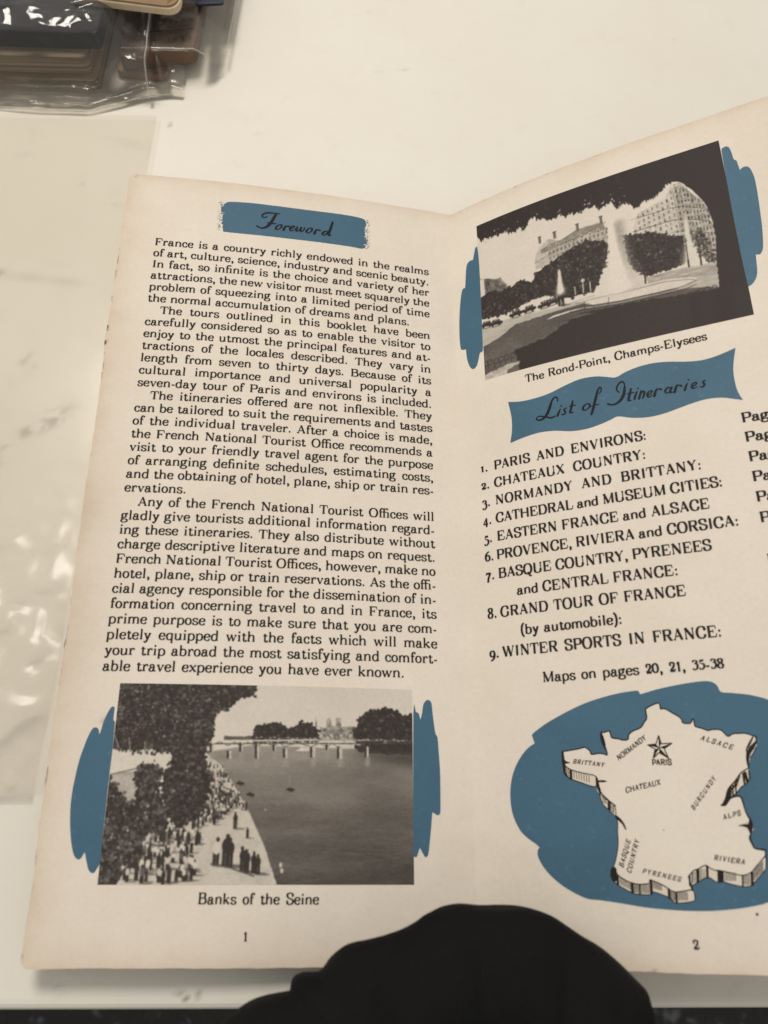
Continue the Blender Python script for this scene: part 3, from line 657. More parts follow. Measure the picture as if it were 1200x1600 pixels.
D = {
 'fore_banner': [[-74.12,7.62],[-67.02,7.21],[-58.04,7.25],[-48.95,7.3],[-39.77,7.19],[-34.66,7.28],[-31.62,7.6],[-29.88,8.27],[-29.56,10.98],[-29.81,13.89],[-29.31,16.65],[-29.74,19.71],[-31.44,20.1],[-34.89,19.83],[-43.98,19.71],[-52.96,19.72],[-61.85,19.69],[-68.45,19.73],[-72.83,19.73],[-75.67,19.64],[-76.02,17.94],[-76.53,15.81],[-76.34,13.59],[-76.94,11.45],[-76.58,9.18],[-75.41,8.19]],
 'brush_ll': [[-92.07,169.31],[-92.72,169.07],[-93.26,169.8],[-93.91,171.24],[-94.5,173.15],[-94.87,175.28],[-95.15,176.08],[-95.5,174.81],[-96.18,174.35],[-97.0,174.68],[-97.83,176.48],[-98.49,178.82],[-99.26,182.06],[-99.73,185.73],[-100.05,189.35],[-100.05,192.92],[-99.72,196.45],[-99.12,199.94],[-98.45,202.53],[-97.77,204.25],[-96.97,205.1],[-96.15,205.1],[-95.51,204.03],[-95.25,203.6],[-94.64,205.53],[-93.94,207.43],[-93.17,208.15],[-92.49,208.15],[-91.93,207.22],[-91.4,205.95],[-91.42,201.23],[-91.48,193.79],[-91.5,185.69],[-91.43,180.17],[-91.57,173.6],[-91.77,172.75],[-92.06,172.28]],
 'brush_lr': [[-15.37,169.56],[-14.64,169.09],[-13.88,169.52],[-13.54,171.0],[-13.11,169.74],[-12.7,167.23],[-12.01,166.04],[-11.22,165.82],[-10.46,166.55],[-10.2,169.16],[-9.81,172.64],[-9.49,174.6],[-9.0,175.57],[-8.78,178.98],[-8.54,183.78],[-8.58,189.45],[-8.68,193.62],[-8.95,194.55],[-9.65,194.64],[-10.28,194.19],[-10.78,194.01],[-11.08,196.85],[-11.56,200.91],[-11.95,203.59],[-12.35,204.47],[-12.84,204.47],[-13.4,203.59],[-14.11,202.35],[-14.51,203.38],[-14.87,204.39],[-15.35,204.48],[-15.78,204.4]],
 'brush_rl': [[9.37,17.92],[8.7,18.33],[8.12,20.58],[7.63,22.65],[6.52,22.57],[5.49,23.32],[4.93,25.56],[4.3,32.35],[3.24,32.73],[2.52,35.77],[1.82,41.69],[1.49,48.34],[1.6,53.72],[2.04,55.34],[3.53,55.75],[3.76,59.1],[4.38,61.9],[5.23,63.47],[6.13,63.78],[7.09,62.83],[7.81,60.51],[8.32,58.76],[9.33,58.14],[9.5,52.68],[9.65,42.78],[9.77,31.2],[9.74,22.03]],
 'brush_rr': [[86.58,13.45],[87.17,12.75],[87.97,12.62],[88.66,13.3],[89.02,15.04],[89.24,17.77],[89.83,18.46],[90.02,19.95],[90.24,22.08],[91.03,21.48],[92.01,21.5],[92.84,22.39],[93.38,24.99],[93.5,27.95],[93.36,32.57],[93.0,38.83],[92.72,42.93],[92.25,46.92],[91.79,49.51],[91.17,50.67],[90.59,50.99],[89.77,50.73],[89.55,53.21],[89.31,55.84],[88.82,57.7],[87.93,59.1],[87.01,59.83],[86.32,60.02],[86.18,55.88],[86.12,46.94],[86.15,36.37],[86.28,26.62],[86.42,18.5]],
 'title_banner': [[16.44,78.65],[19.91,79.47],[24.05,79.7],[28.84,79.26],[33.63,77.94],[38.32,76.96],[42.8,77.25],[45.88,78.19],[48.31,78.96],[50.91,78.03],[54.72,77.2],[59.0,77.07],[63.13,77.68],[67.15,78.69],[71.16,79.27],[74.66,79.03],[77.62,78.39],[80.28,77.68],[79.39,80.89],[78.72,84.14],[78.59,87.48],[78.84,90.55],[79.69,93.25],[77.7,92.49],[74.51,91.38],[70.6,91.05],[67.1,91.49],[63.53,92.19],[59.33,92.97],[55.17,93.09],[51.06,92.32],[47.54,91.12],[45.64,91.67],[42.45,92.49],[38.63,93.03],[34.2,92.73],[29.77,91.56],[25.18,91.04],[20.43,91.48],[16.24,92.27],[16.99,88.41],[17.15,83.99]],
 'fore_script': [[[[-58.11,10.32],[-60.13,10.34],[-62.14,10.46],[-63.56,11.34],[-63.69,12.19],[-62.92,12.48],[-62.19,11.98]],[0.252,0.353,0.454,0.454,0.353,0.303,0.303]],[[[-59.31,10.61],[-60.1,12.63],[-61.01,14.72],[-62.26,16.22],[-63.56,16.79],[-64.46,16.58],[-65.15,16.12]],[0.555,0.706,0.756,0.605,0.403,0.353,0.454]],[[[-61.78,14.43],[-60.53,14.54],[-59.33,14.42]],[0.353,0.353,0.353]],[[[-57.94,14.67],[-58.79,15.4],[-59.15,16.29],[-58.72,16.72],[-58.03,16.35],[-57.36,15.47],[-57.4,14.7],[-57.94,14.67]],[0.252,0.454,0.555,0.303,0.252,0.454,0.504,0.252]],[[[-56.05,14.84],[-56.36,15.78],[-56.59,16.59]],[0.303,0.605,0.605]],[[[-56.48,16.02],[-55.73,14.96],[-54.88,14.89]],[0.252,0.303,0.504]],[[[-54.56,15.9],[-53.69,15.38],[-53.18,14.64],[-53.73,14.5],[-54.45,15.39],[-54.55,16.29],[-54.0,16.54],[-53.04,15.9]],[0.252,0.303,0.403,0.252,0.504,0.504,0.303,0.202]],[[[-52.19,14.71],[-52.6,15.78],[-52.39,16.36],[-51.69,15.98],[-51.02,14.76]],[0.403,0.605,0.403,0.303,0.353]],[[[-50.84,14.73],[-51.25,15.8],[-50.96,16.32],[-50.17,15.75],[-49.85,14.69]],[0.403,0.605,0.403,0.303,0.353]],[[[-48.05,14.53],[-48.92,15.28],[-49.25,16.17],[-48.87,16.61],[-48.16,16.28],[-47.47,15.39],[-47.45,14.66],[-48.05,14.53]],[0.252,0.454,0.555,0.303,0.252,0.454,0.504,0.252]],[[[-46.04,14.78],[-46.37,15.73],[-46.66,16.61]],[0.303,0.605,0.605]],[[[-46.55,15.98],[-45.77,14.96],[-44.86,14.93]],[0.252,0.303,0.504]],[[[-42.4,14.98],[-43.44,15.26],[-44.0,16.14],[-43.71,16.71],[-43.0,16.37],[-42.3,15.42],[-42.4,14.98]],[0.252,0.454,0.555,0.303,0.303,0.403,0.303]],[[[-40.77,10.98],[-41.35,13.46],[-42.0,16.16],[-41.36,16.39]],[0.504,0.656,0.656,0.403]]],
 'list_script': [[[[31.33,82.4],[31.29,81.34],[30.61,80.95],[29.68,81.81],[28.83,83.86],[27.91,85.72],[26.61,86.96],[25.21,87.08],[24.65,86.36],[25.6,85.87],[27.37,86.53],[28.88,87.21],[30.08,86.99]],[0.281,0.328,0.375,0.468,0.656,0.656,0.515,0.375,0.281,0.281,0.328,0.422,0.328]],[[[31.84,85.14],[31.28,86.15],[30.82,87.07]],[0.281,0.515,0.515]],[[[32.13,84.07],[32.24,84.31]],[0.281,0.328]],[[[33.71,85.19],[32.84,85.5],[33.23,86.32],[32.79,87.04],[32.06,86.86]],[0.234,0.328,0.468,0.375,0.234]],[[[35.63,83.49],[35.03,85.42],[34.57,86.85],[35.39,87.05]],[0.422,0.562,0.515,0.281]],[[[34.57,84.89],[36.24,84.89]],[0.234,0.281]],[[[39.51,85.28],[38.63,85.78],[38.27,86.62],[38.63,87.16],[39.42,87.0],[40.21,86.37],[40.2,85.6],[39.51,85.28]],[0.234,0.422,0.515,0.281,0.234,0.422,0.468,0.234]],[[[43.28,83.01],[43.93,82.04],[43.77,81.02],[43.07,81.62],[42.11,84.27],[41.26,86.77],[40.62,88.5],[40.3,89.04]],[0.234,0.281,0.328,0.422,0.609,0.656,0.562,0.281]],[[[40.39,86.41],[41.77,86.23],[42.75,86.26]],[0.234,0.281,0.234]],[[[50.44,82.82],[50.35,81.27],[49.53,80.76],[48.54,81.64],[48.13,82.87],[48.72,83.93]],[0.234,0.328,0.375,0.375,0.328,0.234]],[[[50.39,82.51],[49.97,84.54],[48.99,86.22],[47.56,87.15],[46.48,87.25],[45.92,87.12],[45.3,86.72]],[0.468,0.656,0.656,0.468,0.375,0.328,0.468]],[[[52.03,83.51],[51.42,85.29],[50.93,86.88],[51.6,87.04]],[0.422,0.562,0.515,0.281]],[[[50.82,84.84],[52.65,84.82]],[0.234,0.281]],[[[53.54,84.68],[52.96,85.85],[52.57,86.96]],[0.281,0.515,0.468]],[[[53.83,83.74],[53.94,83.92]],[0.281,0.328]],[[[54.65,84.84],[53.77,87.04]],[0.422,0.515]],[[[54.07,86.01],[55.14,85.06],[55.42,85.63],[54.81,87.08]],[0.234,0.328,0.515,0.375]],[[[56.24,86.62],[56.97,86.29],[57.48,85.61],[57.01,85.3],[56.28,85.93],[56.05,86.77],[56.51,87.18],[57.42,86.79]],[0.234,0.281,0.375,0.234,0.468,0.468,0.281,0.187]],[[[58.74,85.11],[58.28,86.1],[57.88,87.2]],[0.281,0.562,0.562]],[[[58.17,86.27],[59.06,85.29],[59.88,85.58]],[0.234,0.281,0.468]],[[[62.53,85.7],[61.63,85.49],[60.9,86.21],[61.04,87.03],[61.73,86.9],[62.54,85.9]],[0.234,0.375,0.468,0.281,0.281,0.375]],[[[62.66,85.63],[62.07,86.88],[62.71,87.12]],[0.468,0.515,0.281]],[[[64.07,85.17],[63.64,86.16],[63.24,87.25]],[0.281,0.562,0.562]],[[[63.53,86.33],[64.37,85.44],[65.25,85.74]],[0.234,0.281,0.468]],[[[66.81,85.32],[66.26,86.27],[65.87,87.26]],[0.281,0.515,0.468]],[[[67.17,84.22],[67.27,84.4]],[0.281,0.328]],[[[67.95,86.66],[68.65,86.34],[69.15,85.77],[68.69,85.47],[68.04,86.0],[67.76,86.82],[68.2,87.21],[69.14,86.94]],[0.234,0.281,0.375,0.234,0.468,0.468,0.281,0.187]],[[[71.48,85.53],[70.72,85.75],[71.0,86.59],[70.58,87.27],[69.86,87.11]],[0.234,0.328,0.468,0.375,0.234]]],
 'sea': [[16.73,176.37],[16.68,175.53],[18.04,174.5],[21.08,172.73],[25.86,170.54],[30.56,168.74],[35.14,167.56],[39.63,166.77],[43.46,166.49],[44.08,166.7],[44.32,167.38],[44.98,167.32],[48.27,166.56],[52.58,165.89],[56.82,165.43],[59.93,165.33],[61.66,165.78],[62.53,166.76],[63.09,168.13],[65.55,168.56],[68.95,169.15],[71.77,170.02],[73.14,170.63],[75.35,171.96],[77.38,174.23],[78.43,177.83],[78.05,182.8],[76.82,188.62],[75.14,195.77],[73.18,203.24],[71.11,208.75],[68.69,212.38],[66.11,214.2],[62.76,215.04],[58.96,215.62],[54.21,216.03],[49.44,216.08],[44.64,215.85],[39.78,215.43],[34.87,214.68],[29.85,214.01],[27.3,213.79],[24.78,212.85],[21.76,211.17],[19.25,209.21],[17.25,206.97],[16.05,204.71],[16.0,203.19],[16.5,202.43],[15.73,201.66],[13.86,200.35],[12.01,198.51],[10.5,195.34],[9.95,192.14],[10.03,188.93],[10.7,185.7],[11.88,183.02],[13.51,180.63],[15.39,178.79],[17.1,177.78]],
 'land': [[24.0,180.19],[26.55,179.9],[28.48,179.65],[29.68,179.44],[30.78,180.3],[31.16,181.19],[32.81,181.04],[34.18,181.26],[34.85,181.59],[35.11,181.31],[34.82,180.04],[34.8,178.66],[34.25,177.25],[33.99,175.96],[34.72,176.12],[35.8,175.83],[36.2,176.43],[36.44,177.48],[37.79,177.78],[39.13,178.2],[40.29,178.03],[40.52,177.01],[41.65,176.16],[43.55,175.46],[44.62,174.14],[45.25,173.26],[45.24,171.41],[45.45,170.96],[46.91,170.24],[48.54,169.88],[48.74,171.28],[49.85,171.35],[51.29,172.36],[52.72,173.36],[53.29,174.07],[53.51,174.88],[55.13,175.08],[55.92,174.11],[56.06,175.47],[56.33,175.93],[57.77,176.46],[58.89,176.96],[59.89,176.79],[61.79,177.0],[63.06,178.5],[64.2,178.01],[65.68,177.97],[67.14,178.05],[68.71,178.78],[68.46,179.03],[67.4,180.46],[66.44,181.93],[66.28,183.65],[66.36,185.8],[64.75,186.81],[63.25,188.46],[61.55,190.1],[60.97,191.14],[60.75,191.98],[59.55,193.73],[61.46,192.52],[62.34,192.06],[63.63,192.01],[64.1,193.16],[64.17,194.78],[64.61,196.08],[64.93,197.05],[64.7,197.52],[63.53,197.9],[62.6,198.28],[63.37,198.93],[64.53,199.67],[64.65,200.38],[64.24,201.01],[64.67,202.27],[65.09,203.14],[66.12,203.54],[67.18,203.7],[67.03,204.63],[65.9,205.86],[64.62,207.1],[63.52,208.17],[61.56,208.71],[59.29,208.17],[56.68,207.62],[56.19,207.69],[55.14,207.22],[54.03,206.59],[52.21,207.53],[51.55,207.6],[50.17,208.86],[50.31,210.81],[50.49,211.82],[49.17,212.06],[47.54,212.22],[45.78,211.79],[45.3,211.39],[43.84,210.49],[41.6,209.68],[41.41,210.39],[39.35,210.6],[37.87,210.4],[36.41,209.89],[34.58,208.66],[34.15,207.62],[33.66,207.0],[34.39,205.33],[35.08,203.03],[35.4,201.13],[35.5,199.21],[35.71,197.29],[35.53,195.78],[35.45,193.39],[34.32,192.37],[33.27,191.57],[32.23,190.55],[32.1,188.06],[31.94,187.38],[31.85,187.16],[31.68,186.54],[28.85,185.64],[25.88,184.7],[24.64,183.87],[24.34,183.26],[24.01,182.85],[23.96,182.04]],
 'sides': [[[24.09,183.32],[24.65,183.8],[25.88,184.66],[28.86,185.58],[31.73,186.48],[31.33,188.82],[28.18,187.81],[25.34,186.73],[24.09,185.54],[23.9,184.12]],[[31.74,186.59],[32.1,188.06],[32.47,190.08],[32.3,190.62],[31.69,189.83],[31.44,188.71]],[[32.13,190.43],[33.27,191.57],[34.32,192.37],[35.45,193.39],[35.48,195.67],[34.92,195.22],[33.7,194.0],[32.59,192.65]],[[33.66,207.0],[34.15,207.62],[34.58,208.66],[36.41,209.89],[37.87,210.4],[39.35,210.6],[41.4,210.45],[41.6,209.68],[43.84,210.49],[45.3,211.39],[45.78,211.79],[47.19,212.19],[50.37,211.74],[50.84,212.07],[50.79,213.96],[47.31,214.48],[46.49,214.39],[45.27,213.3],[41.94,212.11],[41.55,212.72],[39.1,212.73],[37.21,212.34],[34.36,210.72],[32.98,209.28],[33.07,207.41]],[[50.17,208.86],[51.55,207.6],[52.21,207.53],[54.03,206.59],[55.14,207.22],[56.68,207.62],[59.29,208.17],[61.56,208.71],[63.52,208.17],[65.16,206.63],[67.03,204.63],[67.11,205.56],[66.74,207.41],[64.55,209.55],[63.27,210.78],[61.53,211.01],[58.95,210.48],[57.44,210.02],[56.0,210.1],[54.4,209.09],[52.18,210.03],[50.79,210.81],[50.33,211.28]],[[68.71,178.78],[69.22,179.46],[68.95,181.18],[68.13,182.44],[67.24,183.48],[66.46,185.8],[66.55,187.93],[65.65,189.06],[64.27,189.97],[63.52,190.79],[62.31,191.92],[61.44,192.21],[60.69,193.03],[59.95,193.85],[59.44,193.79],[60.75,191.98],[60.97,191.14],[61.55,190.1],[63.25,188.46],[64.75,186.81],[66.36,185.8],[66.28,183.65],[66.44,181.93],[67.4,180.46],[68.46,179.03]],[[62.6,198.28],[63.53,197.9],[64.69,197.6],[64.97,197.05],[65.45,197.77],[65.48,199.13],[64.97,199.83],[64.53,199.67],[63.37,198.93]]],
 'map_lines': [[[[24.0,180.19],[26.55,179.9],[28.48,179.65],[29.68,179.44],[30.78,180.3],[31.16,181.19],[32.81,181.04],[34.18,181.26],[34.85,181.59]],[0.275,0.275,0.275,0.275,0.275,0.275,0.275,0.275,0.275]],[[[35.05,181.37],[34.75,180.26],[34.43,179.33],[34.23,178.17],[34.04,177.01],[33.99,175.96]],[0.138,0.367,0.505,0.781,0.689,0.275]],[[[33.99,175.96],[34.72,176.12],[35.8,175.83],[36.2,176.43],[36.44,177.48],[37.79,177.78],[39.13,178.2],[40.29,178.03],[40.52,177.01],[41.65,176.16],[43.55,175.46],[44.62,174.14],[45.25,173.26],[45.24,171.41],[45.45,170.96],[46.91,170.24],[48.54,169.88],[48.76,171.17]],[0.275,0.275,0.275,0.275,0.275,0.275,0.275,0.275,0.275,0.275,0.275,0.275,0.275,0.275,0.275,0.275,0.275,0.275]],[[[48.74,171.28],[49.85,171.35],[51.29,172.36],[52.72,173.36],[53.29,174.07],[53.51,174.88],[55.13,175.08],[55.94,174.0],[56.06,175.47],[56.33,175.93],[57.77,176.46],[58.89,176.96],[59.89,176.79],[61.79,177.0],[63.06,178.5],[64.2,178.01],[65.68,177.97],[67.14,178.05],[68.91,178.79]],[0.26,0.26,0.26,0.26,0.26,0.26,0.26,0.26,0.26,0.26,0.26,0.26,0.26,0.26,0.26,0.26,0.26,0.26,0.26]],[[[69.22,178.81],[69.11,179.89],[67.89,181.35],[66.96,182.6],[66.58,184.09],[66.53,185.8]],[0.303,0.303,0.866,0.736,0.563,0.26]],[[[68.46,178.99],[67.5,180.46],[66.68,181.73],[66.79,182.38]],[0.303,0.433,0.26,0.303]],[[[66.53,185.8],[64.76,186.76],[63.25,188.46],[61.65,190.1],[61.05,191.35],[60.68,192.4],[59.5,193.8]],[0.217,0.217,0.217,0.347,0.476,0.52,0.173]],[[[65.58,186.83],[65.8,188.75]],[0.563,0.563]],[[[65.13,187.03],[65.12,189.15]],[0.39,0.39]],[[[64.34,187.43],[63.27,189.73]],[0.26,0.26]],[[[63.73,188.05],[62.72,189.92]],[0.26,0.26]],[[[63.15,188.88],[63.01,191.41]],[0.303,0.303]],[[[62.57,189.5],[62.23,191.81]],[0.303,0.303]],[[[62.08,190.01],[61.54,192.21]],[0.39,0.39]],[[[66.47,186.44],[66.41,188.14]],[0.303,0.303]],[[[61.51,190.31],[61.2,192.41]],[0.347,0.347]],[[[68.91,181.18],[68.13,182.44],[67.24,183.48]],[0.195,0.195,0.195]],[[[66.55,187.93],[65.65,189.06],[64.27,189.97],[63.52,190.79],[62.33,191.81],[61.46,192.1]],[0.195,0.195,0.195,0.195,0.195,0.195]],[[[61.46,192.52],[62.34,192.06],[63.72,191.98],[64.13,193.16],[64.28,194.62],[64.69,196.08],[65.1,196.97],[65.09,197.85],[64.85,198.8],[64.81,199.67],[64.7,200.38]],[0.128,0.256,0.352,0.32,0.224,0.32,0.385,0.801,0.961,0.481,0.16]],[[[62.55,198.28],[63.33,198.22],[64.1,198.31],[64.79,198.48]],[0.16,0.352,0.641,0.961]],[[[59.41,193.78],[60.17,193.63],[60.86,192.75],[61.5,192.28]],[0.32,0.641,0.721,0.481]],[[[64.57,200.38],[64.45,201.17],[64.82,202.35],[65.24,203.14],[67.29,203.47]],[0.32,0.417,0.352,0.288,0.352]],[[[67.28,203.55],[67.17,204.94],[67.09,205.72],[66.77,207.41]],[0.32,0.288,0.224,0.192]],[[[67.11,204.63],[65.9,205.86],[64.62,207.1],[63.52,208.17],[61.56,208.71],[59.29,208.17],[56.68,207.62],[56.19,207.69],[55.14,207.22],[54.03,206.59],[52.21,207.53],[51.55,207.6],[50.17,208.86]],[0.192,0.192,0.192,0.192,0.192,0.192,0.192,0.192,0.192,0.192,0.192,0.192,0.192]],[[[50.17,208.86],[50.33,210.03],[50.53,210.97],[50.64,211.9]],[0.224,0.385,0.481,0.256]],[[[66.77,207.41],[64.55,209.55],[63.27,210.78],[61.53,211.01],[58.95,210.48],[57.44,210.02],[56.0,210.1],[54.4,209.09],[52.18,210.03],[50.79,210.81]],[0.176,0.176,0.176,0.176,0.176,0.176,0.176,0.176,0.176,0.176]],[[[50.48,211.68],[47.19,212.19],[45.78,211.79],[45.3,211.39],[43.84,210.49],[41.6,209.68],[41.41,210.39],[39.35,210.6],[37.87,210.4],[36.41,209.89],[34.58,208.66],[34.15,207.62],[33.66,207.0]],[0.212,0.212,0.212,0.212,0.212,0.212,0.212,0.212,0.212,0.212,0.212,0.212,0.212]],[[[33.66,207.0],[34.39,205.33],[35.08,203.03],[35.4,201.13],[35.5,199.21],[35.71,197.29],[35.53,195.78],[35.45,193.39],[34.32,192.37],[33.27,191.57],[32.23,190.55]],[0.17,0.17,0.17,0.17,0.17,0.17,0.17,0.17,0.17,0.17,0.17]],[[[35.63,195.89],[36.38,196.66],[37.02,197.53],[37.4,198.65]],[0.636,0.593,0.424,0.254]],[[[50.48,211.68],[50.9,212.07],[50.79,213.96],[47.31,214.48],[46.49,214.39],[45.27,213.3],[41.94,212.11],[41.55,212.72],[39.1,212.73],[37.21,212.34],[34.36,210.72],[32.98,209.28],[33.07,207.41]],[0.17,0.17,0.17,0.17,0.17,0.17,0.17,0.17,0.17,0.17,0.17,0.17,0.17]],[[[35.43,195.67],[34.92,195.22],[33.7,194.0],[32.59,192.65],[32.13,190.43]],[0.17,0.17,0.17,0.17,0.17]],[[[24.08,180.19],[24.06,181.82],[24.18,183.67],[24.26,185.5],[25.34,186.73]],[0.413,0.597,0.689,0.505,0.184]],[[[24.19,182.17],[24.74,182.82],[25.56,182.93]],[0.23,0.505,0.184]],[[[24.65,183.8],[25.88,184.66],[28.86,185.58],[31.75,186.48],[31.33,188.82],[28.18,187.81],[25.34,186.73]],[0.207,0.207,0.207,0.207,0.207,0.207,0.207]],[[[31.81,186.82],[31.92,188.72],[32.22,189.62],[32.31,190.51]],[0.459,0.689,0.597,0.321]],[[[31.81,187.49],[32.61,187.59],[33.41,187.62],[34.16,187.69]],[0.184,0.413,0.459,0.138]],[[[32.12,187.84],[32.47,190.08],[33.99,191.89],[35.65,193.35]],[0.23,0.23,0.23,0.23]],[[[25.68,184.76],[25.6,186.74]],[0.597,0.597]],[[[26.44,185.02],[26.39,186.61]],[0.115,0.115]],[[[27.04,185.21],[26.98,186.82]],[0.115,0.115]],[[[27.63,185.39],[27.58,187.02]],[0.115,0.115]],[[[28.23,185.57],[28.17,187.22]],[0.115,0.115]],[[[28.82,185.76],[28.76,187.42]],[0.115,0.115]],[[[29.41,185.94],[29.34,187.63]],[0.115,0.115]],[[[30.0,186.12],[29.93,187.83]],[0.115,0.115]],[[[24.74,184.15],[24.67,185.98]],[0.138,0.138]],[[[25.09,184.17],[25.03,185.99]],[0.138,0.138]],[[[34.15,192.48],[34.07,194.11]],[0.593,0.593]],[[[32.87,191.01],[32.8,192.55]],[0.127,0.127]],[[[33.19,191.27],[33.13,192.71]],[0.127,0.127]],[[[33.5,191.52],[33.45,192.86]],[0.127,0.127]],[[[34.65,192.46],[34.51,194.63]],[0.127,0.127]],[[[34.96,192.72],[34.83,194.78]],[0.127,0.127]],[[[35.21,192.92],[35.09,194.91]],[0.127,0.127]],[[[33.73,207.41],[33.6,209.48]],[1.06,1.06]],[[[34.43,208.86],[34.33,210.61]],[0.466,0.466]],[[[37.5,210.4],[37.37,212.3]],[0.509,0.509]],[[[39.19,210.7],[39.05,212.63]],[0.424,0.424]],[[[41.86,209.78],[41.62,212.52]],[0.509,0.509]],[[[45.54,211.69],[45.41,213.4]],[0.509,0.509]],[[[47.1,212.29],[46.91,214.38]],[0.424,0.424]],[[[34.93,209.11],[34.85,210.59]],[0.106,0.106]],[[[35.2,209.26],[35.12,210.72]],[0.106,0.106]],[[[35.46,209.4],[35.39,210.86]],[0.106,0.106]],[[[35.73,209.55],[35.66,210.99]],[0.106,0.106]],[[[36.0,209.7],[35.93,211.12]],[0.106,0.106]],[[[36.26,209.84],[36.19,211.25]],[0.106,0.106]],[[[36.53,209.99],[36.46,211.38]],[0.106,0.106]],[[[36.79,210.14],[36.73,211.52]],[0.106,0.106]],[[[37.06,210.28],[36.99,211.65]],[0.106,0.106]],[[[37.9,210.5],[37.77,212.33]],[0.127,0.127]],[[[38.18,210.5],[38.05,212.33]],[0.127,0.127]],[[[38.46,210.5],[38.33,212.33]],[0.127,0.127]],[[[38.72,210.5],[38.59,212.33]],[0.127,0.127]],[[[39.66,210.7],[39.54,212.43]],[0.106,0.106]],[[[39.92,210.7],[39.8,212.43]],[0.106,0.106]],[[[40.17,210.7],[40.05,212.42]],[0.106,0.106]],[[[40.43,210.7],[40.31,212.42]],[0.106,0.106]],[[[40.69,210.7],[40.57,212.42]],[0.106,0.106]],[[[40.94,210.7],[40.82,212.42]],[0.106,0.106]],[[[41.2,210.7],[41.08,212.42]],[0.106,0.106]],[[[41.45,210.7],[41.33,212.42]],[0.106,0.106]],[[[42.31,209.99],[42.22,211.4]],[0.106,0.106]],[[[42.55,210.1],[42.47,211.48]],[0.106,0.106]],[[[42.79,210.2],[42.71,211.55]],[0.106,0.106]],[[[43.03,210.31],[42.96,211.62]],[0.106,0.106]],[[[43.27,210.42],[43.2,211.69]],[0.106,0.106]],[[[43.51,210.53],[43.45,211.76]],[0.106,0.106]],[[[43.75,210.64],[43.69,211.83]],[0.106,0.106]],[[[43.99,210.75],[43.93,211.91]],[0.106,0.106]],[[[45.94,212.19],[45.8,213.89]],[0.127,0.127]],[[[46.21,212.19],[46.07,213.89]],[0.127,0.127]],[[[46.48,212.19],[46.35,213.89]],[0.127,0.127]],[[[46.73,212.19],[46.6,213.89]],[0.127,0.127]],[[[47.57,212.19],[47.43,213.88]],[0.106,0.106]],[[[47.84,212.19],[47.7,213.88]],[0.106,0.106]],[[[48.11,212.18],[47.97,213.88]],[0.106,0.106]],[[[48.38,212.18],[48.24,213.88]],[0.106,0.106]],[[[48.65,212.18],[48.51,213.87]],[0.106,0.106]],[[[48.92,212.18],[48.78,213.87]],[0.106,0.106]],[[[49.19,212.18],[49.05,213.87]],[0.106,0.106]],[[[49.46,212.18],[49.32,213.87]],[0.106,0.106]],[[[52.28,207.56],[52.01,210.0]],[0.545,0.545]],[[[54.48,206.83],[54.22,209.09]],[0.481,0.481]],[[[61.72,208.71],[61.44,210.94]],[0.32,0.32]],[[[63.75,208.17],[63.43,210.66]],[0.545,0.545]],[[[50.42,208.78],[50.22,210.73]],[0.352,0.352]],[[[56.58,207.77],[56.32,210.02]],[0.144,0.144]],[[[56.75,207.77],[56.49,210.02]],[0.144,0.144]],[[[56.93,207.77],[56.66,210.02]],[0.144,0.144]],[[[57.1,207.77],[56.84,210.02]],[0.144,0.144]],[[[57.28,207.77],[57.01,210.02]],[0.144,0.144]],[[[57.45,207.77],[57.19,210.02]],[0.144,0.144]],[[[57.63,207.77],[57.36,210.02]],[0.144,0.144]],[[[57.8,207.77],[57.53,210.02]],[0.144,0.144]],[[[50.98,208.0],[50.75,210.19]],[0.128,0.128]],[[[51.21,208.0],[50.97,210.19]],[0.128,0.128]],[[[51.58,208.0],[51.34,210.19]],[0.128,0.128]],[[[52.71,207.37],[52.47,209.56]],[0.112,0.112]],[[[53.03,207.37],[52.79,209.56]],[0.112,0.112]],[[[53.36,207.37],[53.12,209.56]],[0.112,0.112]],[[[53.76,207.38],[53.52,209.56]],[0.112,0.112]],[[[58.11,208.16],[57.93,209.79]],[0.112,0.112]],[[[58.42,208.16],[58.25,209.79]],[0.112,0.112]],[[[58.74,208.16],[58.56,209.79]],[0.112,0.112]],[[[59.05,208.17],[58.88,209.79]],[0.112,0.112]],[[[59.37,208.17],[59.19,209.79]],[0.112,0.112]],[[[59.69,208.17],[59.51,209.79]],[0.112,0.112]],[[[60.0,208.17],[59.82,209.79]],[0.112,0.112]],[[[60.31,208.17],[60.13,209.79]],[0.112,0.112]],[[[62.11,208.71],[61.88,210.63]],[0.128,0.128]],[[[62.42,208.71],[62.19,210.63]],[0.128,0.128]],[[[62.74,208.71],[62.5,210.63]],[0.128,0.128]],[[[63.05,208.71],[62.81,210.63]],[0.128,0.128]],[[[64.34,207.4],[64.07,209.55]],[0.128,0.128]],[[[64.62,207.18],[64.35,209.31]],[0.128,0.128]],[[[64.91,206.96],[64.64,209.06]],[0.128,0.128]],[[[65.19,206.74],[64.92,208.82]],[0.128,0.128]],[[[65.47,206.52],[65.21,208.57]],[0.128,0.128]],[[[65.76,206.3],[65.5,208.33]],[0.128,0.128]],[[[66.04,206.08],[65.78,208.08]],[0.128,0.128]],[[[66.32,205.85],[66.07,207.84]],[0.128,0.128]]],
 'star': [[47.52,177.49],[47.89,179.5],[50.4,179.48],[48.41,180.68],[49.16,182.9],[47.13,181.52],[45.59,182.79],[46.34,180.66],[44.68,179.61],[46.67,179.48]],
 'star_c': [47.29,180.41],
